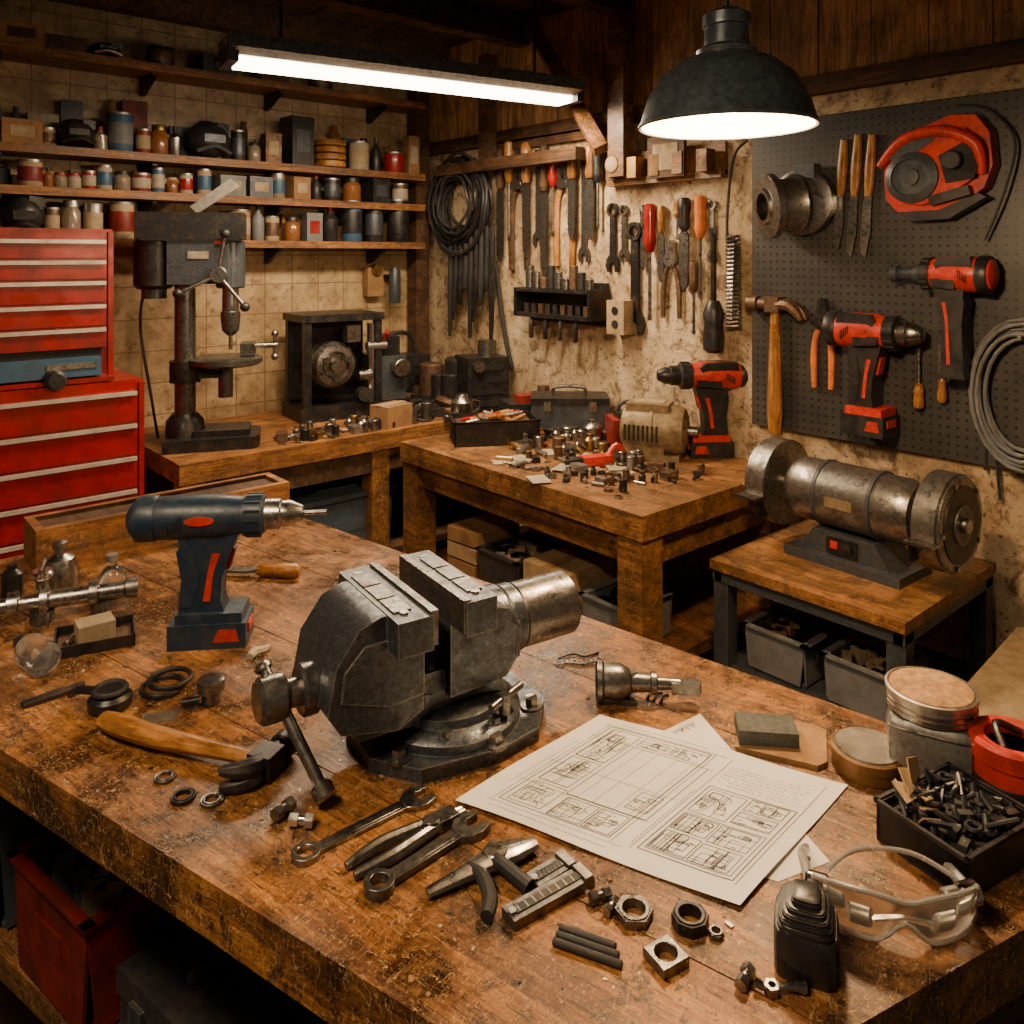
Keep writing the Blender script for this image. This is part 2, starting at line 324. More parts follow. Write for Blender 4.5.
# ---------------- vise
def bolt(b,c,r,h,m,M=I4):
    b.ring(c,r,r*.02,h,m,M,24,6)
def vise():
    b=B()
    base=[(-.15,-.045),(-.10,-.11),(.02,-.13),(.10,-.115),(.155,-.05),(.155,.05),(.10,.115),(.02,.13),(-.10,.11),(-.15,.045)]
    b.prism(base,.022,iron,T(0,0,.011),bev=.005)
    b.lathe([(.118,.022),(.118,.036),(.108,.044),(.095,.047),(.09,.058),(.06,.066)],iron,seg=40)
    for a in range(8):
        t=a*pi/4+.3; bolt(b,(.103*math.cos(t),.103*math.sin(t),.044),.009,.008,ironl)
    for x,y in((.122,-.062),(.122,.062),(-.115,-.07),(-.115,.07),(.02,-.117)):
        b.lathe([(.018,.021),(.018,.026),(.012,.027)],ironl,T(x,y,0)); bolt(b,(x,y,.026),.011,.012,steel)
    b.cyl((.05,-.095,.05),(.05,-.095,.08),.009,ironl); b.cyl((.02,-.105,.07),(.09,-.08,.075),.006,ironl)
    b.prism([(-.075,.05),(.085,.05),(.07,.09),(.09,.12),(-.07,.12)],.10,iron,MXZ,bev=.008)
    b.prism([(-.03,.085),(.07,.09),(.095,.12),(.095,.17),(.075,.195),(.04,.205),(.03,.235),(-.03,.235)],.14,iron,MXZ,bev=.01,seg=3)
    b.box((.000,0,.216),(.052,.225,.05),iron,bev=.005)
    b.box((-.024,0,.219),(.012,.22,.050),ironl,bev=.002)
    for y in(-.055,0,.055): b.box((.006,y,.242),(.026,.050,.003),ironl,bev=.001)
    b.cyl((.04,0,.145),(.10,0,.145),.058,iron,ch=.006,seg=36)
    b.cyl((.10,0,.145),(.125,0,.145),.0545,iron,ch=.003,seg=36)
    b.cyl((.125,0,.145),(.235,0,.145),.052,ironl,ch=.004,seg=36)
    b.lathe([(.042,0),(.042,.003),(.038,.0035),(.0,.001)],iron,T(.234,0,.145)@RYm(pi/2))
    b.tube([(.05,-.058,.19),(.09,-.064,.165),(.09,-.064,.115)],.008,iron)
    for y in(-.05,.05): bolt(b,(.05,y,.196),.009,.008,steel)
    b.box((-.07,0,.118),(.17,.072,.056),blkm,bev=.006)
    b.box((-.07,0,.149),(.17,.036,.010),ironl)
    for k in range(3): b.cyl((-.055+.02*k,0,.118),(-.045+.02*k,0,.118),.046,blkm,seg=28)
    b.prism([(-.078,.235),(-.146,.235),(-.178,.224),(-.212,.178),(-.224,.115),(-.205,.085),(-.12,.066),(-.078,.085)],.150,iron,MXZ,bev=.016,seg=4)
    b.prism([(-.078,.200),(-.17,.200),(-.200,.170),(-.205,.13),(-.13,.105),(-.078,.11)],.156,iron,MXZ,bev=.006)
    b.box((-.108,0,.212),(.056,.225,.05),iron,bev=.005)
    b.box((-.078,0,.217),(.012,.22,.050),ironl,bev=.002)
    for y in(-.055,0,.055): b.box((-.114,y,.238),(.028,.050,.003),ironl,bev=.001)
    for y in(-.085,.085): bolt(b,(-.114,y,.236),.007,.004,steel); bolt(b,(.004,y,.240),.007,.004,steel)
    b.prism([(-.212,.10),(-.17,.055),(-.06,.05),(-.06,.09)],.105,iron,MXZ,bev=.008)
    b.cyl((-.215,0,.125),(-.240,0,.125),.036,ironl,ch=.004,seg=28)
    b.cyl((-.235,0,.125),(-.262,0,.125),.02,steel)
    b.cyl((-.258,0,.125),(-.300,0,.125),.032,ironl,ch=.006,seg=28)
    a=Vector((-.281,.022,.155)); e=Vector((-.232,-.085,.020))
    b.cyl(a,e,.0085,steel,seg=16); b.cyl(e+(a-e)*.09,e-(a-e)*.03,.0150,steel,ch=.004); b.cyl(a,a+(a-e)*.07,.013,steel,ch=.004)
    return b
vise().done('bench_vise',(.778,1.055,.9),math.radians(-8))
# ---------------- cordless drill
def drill(body,acc,dk,mt,s=1,bit=True,bat=True,slim=False,hc=None,sx=1,strip=False):
    b=B(Matrix.Diagonal((s*sx,s,s,1))); hc=hc or body
    if bat:
        b.box((.01,0,.022),(.135,.078,.044),dk,bev=.009,seg=3)
        b.box((.012,0,.05),(.115,.07,.022),body,bev=.007)
        b.prism([(.02,.012),(.066,.012),(.06,.034),(.03,.034)],.0795,acc,MXZ,bev=.001)
        b.box((.078,0,.028),(.004,.04,.016),acc,bev=.001)
    z0=.05 if bat else .0
    b.prism([(-.045,z0),(.04,z0),(.03,z0+.03),(.033,.12),(.05,.17),(.062,.20),(-.045,.21),(-.04,.17),(-.03,.12),(-.04,z0+.03)],.046,hc,MXZ,bev=.012,seg=3)
    b.prism([(-.043,z0+.02),(-.018,z0+.02),(-.005,.12),(-.015,.17),(-.046,.17),(-.037,.12)],.0485,dk,MXZ,bev=.006)
    b.prism([(.026,.128),(.044,.132),(.054,.168),(.036,.174)],.022,acc,MXZ,bev=.004)
    b.prism([(.0,z0+.03),(.012,z0+.03),(.018,.13),(.03,.165),(.016,.165),(.008,.13)],.0475,acc,MXZ,bev=.002)
    A=T(0,0,.225)@RYm(pi/2)
    b.lathe([(0,-.135),(.018,-.134),(.031,-.125),(.037,-.105),(.039,-.06),(.039,.02),(.036,.05),(.034,.07)],body,A,32)
    b.lathe([(.0395,-.118),(.041,-.11),(.041,-.088),(.0395,-.082)],dk,A,32)
    if strip:
        b.prism([(-.08,.0),(.03,-.005),(.05,.02),(.03,.034),(-.07,.036)],.070,dk,T(0,0,.228)@MXZ,bev=.006)
        b.prism([(-.02,-.035),(.055,-.03),(.06,-.012),(-.02,-.012)],.074,dk,T(0,0,.228)@MXZ,bev=.004)
    for i in range(5):
        for sg in(-1,1): b.box((-.058+.006*i,sg*.0378,.215+i*.003),(.003,.004,.018),dark)
    for sg in(-1,1):
        P=[(-.003+.026*math.cos(t*pi/8),.008*math.sin(t*pi/8)) for t in range(16)]
        b.prism(P,.003,acc,T(0,sg*.0388,.228)@MXZ)
    b.lathe([(.037,.068),(.037,.10),(.03,.106)],dk,A,32)
    for i in range(14):
        t=i*2*pi/14; b.box((.086,.037*math.cos(t),.225+.037*math.sin(t)),(.028,.004,.004),dk)
    if slim: b.lathe([(.024,.1),(.022,.13),(.016,.135),(.014,.19),(.02,.192),(.02,.215),(.01,.22)],mt,A,28)
    else: b.lathe([(.028,.104),(.028,.132),(.024,.136),(.024,.150),(.014,.172),(.009,.174)],mt,A,28)
    if bit: b.cyl((.17,0,.225),(.215,0,.225),.0045,steel)
    return b
p=S(206,640); drill(navy,red,navy,steel,1.07).done('cordless_drill',p,math.radians(-34))
p=S(712,455,.85); drill(red,red,blk,blkm,1.42,bit=False,hc=blk,sx=.9,strip=True).done('cordless_drill',p,math.radians(142))
# ---------------- hand tools
def t_wrench(b,L,m,w=.016,t=.006,ring=True,both=False):
    ro=w*.95
    if ring: b.ring((ro,0,0),ro,ro*.58,t*1.2,m,seg=24)
    b.prism([(ro*1.7,-w*.45),(L-w*2,-w*.5),(L-w*2,w*.5),(ro*1.7,w*.45)],t*.75,m,T(0,0,t/2),bev=.001)
    b.prism([(ro*2.4,-w*.25),(L-w*2.6,-w*.28),(L-w*2.6,w*.28),(ro*2.4,w*.25)],t*.85,m,T(0,0,t/2))
    c=L-w*1.1
    b.prism([(c-w*1.2,-w*.5),(c-w*.6,-w*1.0),(c+w*.2,-w*1.15),(c+w*1.1,-w*.9),(c+w*1.1,-w*.45),(c+w*.1,-w*.45),(c-w*.2,0),(c+w*.1,w*.45),(c+w*1.1,w*.45),(c+w*1.1,w*.9),(c+w*.2,w*1.15),(c-w*.6,w*1.0),(c-w*1.2,w*.5)],t,m,T(0,0,t/2),bev=.001)
def t_driver(b,L,mh,ms,r=.014):
    A=T(0,0,r)@RYm(pi/2)
    h=L*.42
    b.lathe([(r*.6,0),(r*.95,r*.3),(r,h*.3),(r*.85,h*.55),(r,h*.75),(r*.6,h*.97),(r*.45,h)],mh,A,16)
    b.cyl((h,0,r),(L*.96,0,r),r*.28,ms,seg=10); b.box((L*.97,0,r),(L*.06,r*.7,r*.2),ms)
def t_file(b,L,mh,ms,w=.011):
    A=T(0,0,w)@RYm(pi/2); h=L*.35
    b.lathe([(w*.7,0),(w*1.05,h*.1),(w*1.1,h*.35),(w*.8,h*.6),(w*.95,h*.85),(w*.7,h)],mh,A,14)
    b.prism([(h,-w*.4),(h+.02,-w*.9),(L*.93,-w*.8),(L,-w*.2),(L,w*.2),(L*.93,w*.8),(h+.02,w*.9),(h,w*.4)],w*.45,ms,T(0,0,w))
def t_pliers(b,L,mm,mh,sp=.2,t=.012):
    j=L*.32
    for s in(1,-1):
        b.prism([(0,0),(0,s*L*.035),(j*.5,s*L*.07),(j*.85,s*L*.1),(j*1.1,s*L*.05),(j*1.1,-s*L*.03),(j*.6,s*.001)],t,mm,T(0,0,t/2),bev=.001)
        b.tube([(j*1.0,-s*L*.03,t/2),(j*1.35,-s*L*.08*(1+sp),t/2),(L*.65,-s*L*(.1+.25*sp),t/2),(L,-s*L*(.09+.42*sp),t/2)],[L*.025,L*.032,L*.036,L*.03],mh,seg=10,sm=5,flat=min(1,t*.5/(L*.036)))
    b.cyl((j*.95,0,0),(j*.95,0,t*1.15),L*.045,mm,ch=.001)
def t_hammer(b,L,mw,mh,hw=.11,k=1,curve=0):
    z=.016*k
    b.tube([(0,0,z),(L*.25,0,z),(L*.6,curve,z),(L*.85,0,z),(L,-curve,z)],[.009*k,.0115*k,.015*k,.0165*k,.012*k],mw,seg=12,sm=4,flat=.8)
    b.box((.0,0,z),(.032*k,.032*k,.030*k),mh,bev=.004*k)
    b.cyl((0,-.012*k,z),(0,-hw*.36,z),.012*k,mh); b.cyl((0,-hw*.32,z),(0,-hw*.54,z),.0165*k,mh,ch=.003)
    for s in(-1,1): b.tube([(0,.01*k,z+s*.004*k),(.002,hw*.3,z+s*.007*k),(.014*k,hw*.46,z+s*.009*k),(.030*k,hw*.56,z+s*.01*k)],[.012*k,.012*k,.010*k,.005*k],mh,seg=8,sm=4)
def lay(fn,name,pa,pb,*a,z=.9,**k):
    A=S(*pa,z=z);Bp=S(*pb,z=z);d=Bp-A; b=B(); fn(b,d.length,*a,**k); return b.done(name,A,math.atan2(d.y,d.x),bev=.0007)
lay(t_wrench,'combination_wrench',(292,864),(430,795),steel,w=.019,t=.007)
lay(t_wrench,'combination_wrench',(366,899),(482,824),ironl,w=.0195,t=.011)
def t_bar(b,L,m1,m2):
    for s in(-1,1): b.tube([(0,s*.010,.006),(L*.3,s*.014,.008),(L*.7,s*.006,.008),(L,s*.003,.006)],[.005,.009,.008,.005],m1,seg=8,sm=5)
    b.box((L*.82,0,.008),(L*.2,.024,.014),m2,bev=.002); b.cyl((L*.7,0,0),(L*.7,0,.018),.011,m2)
lay(t_bar,'slip_joint_pliers',(350,876),(463,815),ironl,ironl)
A_=S(520,850)
b=B()
P0=S(427,900)-A_;P1=S(535,850)-A_;P2=S(468,875)-A_;P3=S(487,925)-A_;P4=S(530,895)-A_
b.tube([P0+Vector((0,0,.008)),P0.lerp(P1,.4)+Vector((0,0,.010)),P0.lerp(P1,.75)+Vector((0,0,.010)),P1+Vector((0,0,.009))],[.007,.012,.016,.009],steel,seg=10,sm=4,flat=.6)
b.cyl(P2.lerp(P1,.4),P2.lerp(P1,.4)+Vector((0,0,.020)),.015,steel,ch=.001)
b.tube([P2+Vector((0,0,.009)),P2.lerp(P3,.3)+Vector((.010,-.004,.012)),P2.lerp(P3,.7)+Vector((.010,-.004,.010)),P3+Vector((0,0,.009))],[.007,.0085,.0095,.008],rubber,seg=10,sm=5)
b.tube([P2.lerp(P1,.35)+Vector((0,0,.010)),P2.lerp(P4,.5)+Vector((.012,.010,.014)),P4+Vector((0,0,.009))],[.007,.0085,.009],rubber,seg=10,sm=5)
b.tube([P2+Vector((-.002,0,.008)),P2.lerp(P1,.5)+Vector((0,.012,.008)),P1+Vector((-.004,.014,.006))],[.008,.010,.005],steel,seg=8,sm=4,flat=.6)
b.done('pliers',A_)
def t_blockfile(b,L):
    b.box((L/2,0,.006),(L,.026,.012),ironl,bev=.002)
    b.box((L/2,0,.0122),(L*.86,.012,.002),blkm,bev=.0005)
    for i in range(9): b.box((L*(.12+.095*i),.0,.0132),(L*.02,.010,.001),steel)
    b.box((L*.93,.0,.0135),(.012,.026,.004),steel,bev=.001); b.cyl((L*.05,0,.012),(L*.05,0,.015),.005,steel)
lay(t_blockfile,'jaw_insert_block',(508,925),(588,880))
lay(t_blockfile,'jaw_insert_block',(532,890),(568,868))
def t_rods(b,L):
    for i in range(3): b.cyl((0,.010*i-.010,.0044),(L*(1-.08*i),.010*i-.010,.0044),.0042,rubber,seg=12,ch=.001)
lay(t_rods,'rubber_rods',(556,938),(625,962))
lay(t_hammer,'claw_hammer',(266,775),(101,733),W_H,blkm,hw=.100,k=1.2,curve=.005)
def hexnut(px,py,r,h,m,name='hex_nut',nh=6,inner=.55,rz=0):
    b=B(); b.ring((0,0,0),r,r*inner,h,m,seg=24,nh=nh); b.ring((0,0,h),r*.8,r*inner,.001,m,seg=24); b.done(name,S(px,py),rz,bev=.0006)
hexnut(165,779,.0145,.005,ironl,'washer',0,.6);hexnut(183,799,.0165,.006,blkm,'washer',0,.6);hexnut(212,802,.0155,.005,ironl,'washer',0,.58)
hexnut(634,917,.022,.010,ironl,rz=.3,inner=.6);hexnut(690,925,.021,.013,blkm,nh=8,inner=.6);hexnut(716,936,.009,.006,ironl)
b=B(); b.ring((0,0,0),.025,.012,.011,ironl,M=RZ(.4),seg=24,nh=4); b.done('square_nut',S(666,962),.2,bev=.001)
def fit(px,py,s=1,rz=0,m=steel):
    b=B(Matrix.Scale(s,4)); A=T(0,0,.009)@RYm(pi/2)
    b.lathe([(.0085,0),(.0085,.012),(.006,.013),(.006,.02),(.0095,.021),(.0095,.032)],m,A,24,hexo=(6,(0,1,4,5))); b.done('hex_fitting',S(px,py),rz)
fit(274,823,1.0,.3);fit(290,826,1.0,-.8,chrome);fit(740,993,.8,.2);fit(590,905,.8,-.4,ironl);fit(606,918,.7,.2)
def wing(px,py,rz):
    b=B(); b.ring((0,0,0),.008,.004,.01,steel,nh=6)
    b.tube([(.006,0,.006),(.02,0,.008),(.034,0,.006)],[.003,.004,.006],steel,sm=4); b.tube([(-.006,0,.006),(-.016,.006,.008)],[.003,.005],steel,sm=3); b.done('wing_nut',S(px,py),rz)
wing(772,994,-.7)
# ---------------- paper drawings
def paper(name,Q,z,lines,curl=.003):
    Q=[S(*q,z=.9) for q in Q]; o=Q[0].copy(); b=B()
    def f(u,v,dz=0):
        p=(Q[0].lerp(Q[3],u)).lerp(Q[1].lerp(Q[2],u),v); e=max(abs(u-.5),abs(v-.5))*2
        return Vector((p.x-o.x,p.y-o.y,z-.9+dz+curl*max(0,e-.75)*4*(.5+.5*math.sin(u*7+v*5))))
    n=16;vs=[f(i/n,j/n) for i in range(n+1) for j in range(n+1)]
    b.raw(vs,[(i*(n+1)+j,(i+1)*(n+1)+j,(i+1)*(n+1)+j+1,i*(n+1)+j+1) for i in range(n) for j in range(n)],paperm)
    def ln(u0,v0,u1,v1,w=.0014):
        d=Vector((u1-u0,v1-v0)); L=d.length
        if L<1e-5: return
        k=max(1,int(L/.08)); nx,ny=-d.y/L*w,d.x/L*w*1.25
        for i in range(k):
            a,c=i/k,(i+1)/k
            pts=[(u0+d.x*a-nx,v0+d.y*a-ny),(u0+d.x*c-nx,v0+d.y*c-ny),(u0+d.x*c+nx,v0+d.y*c+ny),(u0+d.x*a+nx,v0+d.y*a+ny)]
            b.raw([f(x,y,.0004) for x,y in pts],[(0,1,2,3)],ink)
    def rc(u,v,w,h,wd=.0014): ln(u,v,u+w,v,wd);ln(u+w,v,u+w,v+h,wd);ln(u+w,v+h,u,v+h,wd);ln(u,v+h,u,v,wd)
    if lines:
        rr=random.Random(5)
        rc(.10,.12,.42,.80,.0017); rc(.26,.30,.30,.50,.0014); rc(.62,.12,.31,.56,.0017); rc(.635,.14,.28,.3,.0013)
        def circ(x,y,rad,w=.001,a0=0,a1=12):
            P=[(x+rad*math.cos(t*pi/6),y+rad*1.25*math.sin(t*pi/6)) for t in range(a0,a1+1)]
            for q in range(len(P)-1): ln(*P[q],*P[q+1],w)
        def cell(u,v,w,h,n):
            rc(u,v,w,h,.0013)
            for i in range(n):
                x=u+rr.random()*w*.72;y=v+rr.random()*h*.72; k=rr.random(); ww=(u+w-x)*rr.uniform(.2,.8); hh=(v+h-y)*rr.uniform(.2,.8)
                if k<.35: rc(x,y,ww,hh,.0010)
                elif k<.48: ln(x,v,x,v+h,.0010)
                elif k<.60: ln(u,y,u+w,y,.0010)
                elif k<.78:
                    a=rr.uniform(0,6.28); ln(x,y,min(u+w,max(u,x+w*.2*math.cos(a))),min(v+h,max(v,y+h*.3*math.sin(a))),.0010)
                elif k<.9:
                    rad=min(w,h)*rr.uniform(.06,.2); circ(min(x+rad,u+w-rad),min(y+rad,v+h-rad),rad)
                else:
                    rad=min(w,h)*.25; circ(x,y,rad*.9,.001,0,3)
            for i in range(5): 
                x=u+rr.random()*w*.8; y=v+rr.random()*h*.9; ln(x,y,x+w*.12,y,.0014)
        for (u,v,w,h,n) in((.12,.14,.13,.18,16),(.12,.34,.12,.24,20),(.12,.60,.12,.3,22),(.28,.13,.12,.15,12),(.41,.13,.1,.15,12),(.26,.82,.13,.08,9),(.40,.82,.12,.08,9),(.64,.15,.12,.14,14),(.77,.15,.13,.13,14),(.64,.31,.12,.12,14),(.77,.30,.13,.13,14),(.635,.46,.13,.2,18),(.78,.47,.13,.09,9),(.78,.58,.13,.09,9),(.46,.34,.08,.14,9)): cell(u,v,w,h,n)
        for u in(.085,.535,.6,.945): ln(u,.1,u,.93,.0010)
        for v in(.09,.295,.5,.80,.93): ln(.07,v,.58,v,.0009)
        for u in(.30,.36,.44,.5): ln(u,.30,u,.80,.0007)
        for i in range(34):
            x=.1+i*.013; ln(x,.05,x+.007,.05+rr.random()*.012,.0014)
        for k in range(7):
            for i in range(22):
                if rr.random()<.82: x=.62+i*.0135; y=.72+k*.025; ln(x,y,x+rr.uniform(.004,.010),y+rr.uniform(-.003,.003),.0016)
        for i in range(30): 
            x=.13+i*.012; ln(x,.955,x+.007,.955,.0016)
        for i in range(24): 
            y=.14+i*.02; ln(.59,y,.59,y+.012,.0014); ln(.06,y+.1,.066,y+.112,.0012)
    else:
        for i in range(16): ln(.03,.75+i*.012,.05+.01*(i%3),.75+i*.012,.002)
    b.done(name,(o.x,o.y,.9))
paper('blueprint_sheet',[(520,800),(700,714),(830,862),(778,882)],.9006,False,.0)
paper('blueprint_sheet',[(455,803),(600,716),(848,787),(740,910)],.9022,True,.004)
# ---------------- right cluster
b=B(); b.prism([(-.062,-.05),(.055,-.055),(.068,-.04),(.066,.045),(.05,.055),(-.058,.052),(-.066,.04)],.008,card,T(0,0,.004),bev=.002); b.done('wooden_board',S(780,742),math.radians(-62))
b=B(); b.box((0,0,.0105),(.088,.052,.021),stone,bev=.004); b.done('sharpening_stone',S(766,742)+Vector((0,0,.0085)),math.radians(-48))
def tin(px,py,r,h,mb,ml,name,lidh=.008):
    b=B(); b.lathe([(r*.97,0),(r,.002),(r,h),(r*.98,h+.001)],mb,seg=36)
    b.lathe([(r*1.03,h-lidh),(r*1.03,h+.002),(r*.97,h+.004),(r*.95,h+.003)],mb,seg=36)
    b.lathe([(r*.93,h+.002),(r*.90,h+.006),(r*.8,h+.0055),(r*.1,h+.0065),(0,h+.0065)],ml,seg=36)
    return b.done(name,S(px,py),0)
tbr=mat('brown_tin',(.22,.11,.035),.45,.3,.3,50,.2,(.08,.04,.02),.5)
lidm=mat('bare_lid',(.50,.46,.41),.36,.85,.3,70,.1,(.18,.12,.07),.6)
brsh=mat('brushed_can_metal',(.34,.325,.30),.42,.75,.35,140,.15,(.12,.09,.06),.6)
tin(868,768,.050,.028,tbr,lidm,'tin_of_polish',.01)
b=B()
b.rsq([(.053,0),(.056,.004),(.056,.080),(.053,.088),(.050,.091)],brsh,p=9); b.lathe([(.052,.09),(.054,.094),(.054,.098)],alu)
for z_ in(.010,.078): b.rsq([(.0562,z_),(.0572,z_+.001),(.0572,z_+.003),(.0562,z_+.004)],steel,p=9)
for k in range(2): b.ring((0,0,.096+k*.008),.0605,.05,.005,steel,seg=40)
b.lathe([(.059,.094),(.059,.116),(.0615,.117),(.0615,.123),(.058,.124),(.056,.119)],lidm,seg=40)
b.lathe([(.056,.115),(.055,.124),(.045,.127),(.02,.126),(0,.128)],tan,seg=40)
b.done('aluminium_canister',S(931,772),math.radians(20))
b=B()
b.lathe([(.047,0),(.05,.003),(.05,.078)],red,seg=36); b.shell([(.053,.070),(.054,.092),(.050,.096),(.038,.094),(.036,.082)],red,seg=36,t=.004); b.lathe([(.037,.078),(.0,.078)],dark,seg=30); b.shell([(.0505,.025),(.0511,.026),(.0511,.045),(.0505,.046)],blk,seg=36,t=.001)
b.tube([(-.03,0,.09),(0,.02,.105),(.03,0,.09)],.005,blk,sm=4)
b.done('red_tub',S(1012,806),0)
def tray(b,sx,sy,h,m,t=.005,tap=1.0,lip=0):
    b.box((0,0,t/2),(sx*tap,sy*tap,t),m)
    for s in(-1,1):
        b.prism([(-sx/2*tap,t),(sx/2*tap,t),(sx/2,h),(-sx/2,h)],t,m,T(0,s*(sy/2-t/2),0)@MXZ)
        b.prism([(-sy/2*tap,t),(sy/2*tap,t),(sy/2,h),(-sy/2,h)],t,m,T(s*(sx/2-t/2),0,0)@RZ(pi/2)@MXZ)
    if lip:
        for s in(-1,1): b.box((0,s*sy/2,h),(sx+lip,lip,t),m,bev=.001); b.box((s*sx/2,0,h),(lip,sy+lip,t),m,bev=.001)
b=B()
tray(b,.15,.120,.050,blk,lip=.005)
for i in range(110):
    x,y=R.uniform(-.062,.062),R.uniform(-.048,.048); z=R.uniform(.038,.060)
    k=i%5; m=R.choice([blk,blkm,rubber,dkp,blk,ironl])
    if k==0: b.tor((x,y,z),.008,.003,m,M=I4,seg=14,rs=6)
    elif k in(1,4): b.tube([(x,y,z),(x+R.uniform(-.02,.02),y+R.uniform(-.02,.02),z+.010),(x+R.uniform(-.025,.025),y+R.uniform(-.02,.02),z)],.0028,m,sm=3,seg=6)
    elif k==2: b.box((x,y,z),(.017,.010,.009),m,rz=R.uniform(0,3),bev=.002)
    else: b.cyl((x,y,z-.01),(x+.008,y+.008,z+.008),.005,m,seg=10)
for i in range(6): b.prism([(0,0),(.034,.005),(.038,.024),(.01,.030)],.002,cardl,T(-.068+(i%3)*.014,.000+i*.007,.060+i*.002)@RXm(.4*i-.8)@RYm(.3))
b.box((0,0,.026),(.138,.108,.028),blk)
b.done('parts_tray',S(957,848),math.radians(-12))
b=B(); b.rsq([(.031,0),(.0335,.004),(.034,.044),(.032,.048)],blk,p=6,sy=.94)
L_=[(.0315,.047)]
for i in range(5):
    h_=.0320-.0014*i-.0006*i*i; z_=.049+.0050*i; L_+=[(h_,z_),(h_,z_+.0030),(h_-.0016,z_+.0036),(h_-.0016,z_+.0046)]
L_+=[(.0155,.0750),(.012,.0765)]
b.rsq(L_,blk,p=5,sy=.9)
b.box((0,-.0318,.024),(.046,.002,.030),rubber,bev=.001)
b.done('black_plastic_cap',S(806,962),math.radians(28))
b=B(); n=28
def gv(u,v,off=0):
    a=1.2*u; r=1+off; zb=.003+.024*math.exp(-(u/.16)**2)+.004*abs(u); zt=.062-.012*abs(u)**3-.006*math.exp(-(u/.2)**2)
    return Vector((.088*math.sin(a)/math.sin(1.2)*r,-.062*math.cos(a)*r+.022-.010*(v-.5),zb+(zt-zb)*v))
vs=[];fs=[];m_=7
for off in(0,-.025):
    for i in range(n+1):
        for j in range(m_+1): vs.append(gv(-1+2*i/n,j/m_,off+.03*math.sin(pi*j/m_)))
K=(n+1)*(m_+1)
for k in(0,1):
    for i in range(n):
        for j in range(m_): q=k*K+i*(m_+1)+j; fs.append((q,q+m_+1,q+m_+2,q+1))
b.raw(vs,fs,glass)
for v in(0,1): b.tube([gv(-1+2*i/n,v) for i in range(n+1)],.003,frost,seg=8)
for u in(-1,1): b.tube([gv(u,j/4) for j in range(5)],.0034,frost,seg=8)
for s in(-1,1):
    e=gv(s,.5); b.tube([e,e+Vector((-s*.002,.03,0)),e+Vector((-s*.006,.07,-.006)),e+Vector((-s*.02,.10,-.022))],[.006,.006,.005,.004],frost,sm=4,flat=1.4)
    b.cyl((s*.070,.0,.034),(s*.094,.008,.034),.013,chrome,ch=.003); b.cyl((s*.052,-.006,.036),(s*.070,.0,.036),.009,alu,ch=.002)
    b.cyl((s*.03,-.018,.028),(s*.05,-.010,.028),.012,alu,ch=.002)
b.tube([(-.03,-.018,.028),(0,-.024,.036),(.03,-.018,.028)],.004,chrome,sm=4)
b.tube([(-.07,.006,.05),(-.03,.03,.058),(.03,.03,.058),(.07,.006,.05)],.0028,frost,sm=5)
b.done('safety_goggles',S(893,922),math.radians(-46))
b=B(); A=T(0,0,.033)@RYm(pi/2)
b.lathe([(.024,0),(.033,.002),(.033,.01),(.028,.014),(.029,.04),(.022,.055),(.016,.06),(.014,.09),(.018,.092),(.018,.10),(.010,.103),(.009,.14)],ironl,A,28)
b.lathe([(.03,-.001),(.02,-.0015),(0,-.001)],dark,A,24)
b.prism([(.125,-.012),(.17,-.014),(.175,.0),(.165,.014),(.125,.010)],.018,ironl,T(0,0,.03),bev=.003); b.cyl((.06,0,.03),(.06,-.0,.052),.008,ironl); b.box((.05,0,.005),(.03,.03,.01),ironl)
d=S(700,700)-S(594,695); b.done('metal_nozzle',S(596,700),math.atan2(d.y,d.x))
b=B()
for i in range(9): b.tor((i*.009,.004*math.sin(i),.004),.006,.0016,steel,M=I4,seg=12,rs=6)
b.tube([(0,.02,.002),(.03,.03,.004),(.05,.02,.003),(.08,.035,.002)],.0018,blkm,sm=5,seg=6)
b.done('small_chain',S(560,665),-.6)
b=B()
for i in range(3): b.tube([(0,i*.012,.003),(.02,i*.012+.004,.005),(.03,i*.012,.003)],.0025,blkm,sm=3)
b.done('split_pins',S(660,705),.2)
# ---------------- left cluster on bench
b=B(Matrix.Diagonal((1.05,1.25,1.25,1))); A=T(0,0,.034)@RYm(pi/2)
b.lathe([(.012,0),(.012,.03),(.02,.032),(.02,.05),(.012,.052),(.012,.085),(.024,.087),(.024,.10),(.014,.104),(.014,.17),(.021,.172),(.021,.186),(.013,.19),(.013,.235),(.017,.237),(.017,.26),(.008,.263)],steel,A,28)
b.cyl((.09,0,.03),(.09,0,.075),.011,steel); b.cyl((.09,0,.072),(.09,0,.084),.02,chrome,ch=.003); b.cyl((.09,-.03,.09),(.09,.03,.09),.004,steel); b.cyl((.09,0,0),(.09,0,.02),.022,ironl); b.cyl((.19,0,0),(.19,0,.02),.016,ironl)
d=S(145,605)-S(0,628); b.done('pipe_valve',S(-12,630),math.atan2(d.y,d.x))
b=B(); b.lathe([(.03,0),(.036,.004),(.036,.05),(.030,.068),(.012,.078),(.011,.09),(.016,.091),(.016,.104),(.006,.108)],steel,seg=28); b.done('oil_can',S(60,588))
b=B(); b.lathe([(.026,0),(.028,.004),(.028,.045),(.018,.06),(.011,.066),(.011,.078)],glass,seg=28); b.lathe([(.013,.078),(.013,.092),(.0,.093)],alu); b.done('glass_jar',S(112,596))
b=B(); b.lathe([(.02,0),(.022,.004),(.022,.05),(.01,.06),(.01,.07)],blkm,seg=24); b.done('small_bottle',S(12,596))
b=B(); tray(b,.14,.10,.022,blkm,t=.003); b.box((0,0,.005),(.13,.09,.004),rust)
b.box((.0,.005,.024),(.065,.05,.034),cream,rz=.2,bev=.004); b.cyl((-.05,-.02,.012),(-.03,.03,.012),.006,steel)
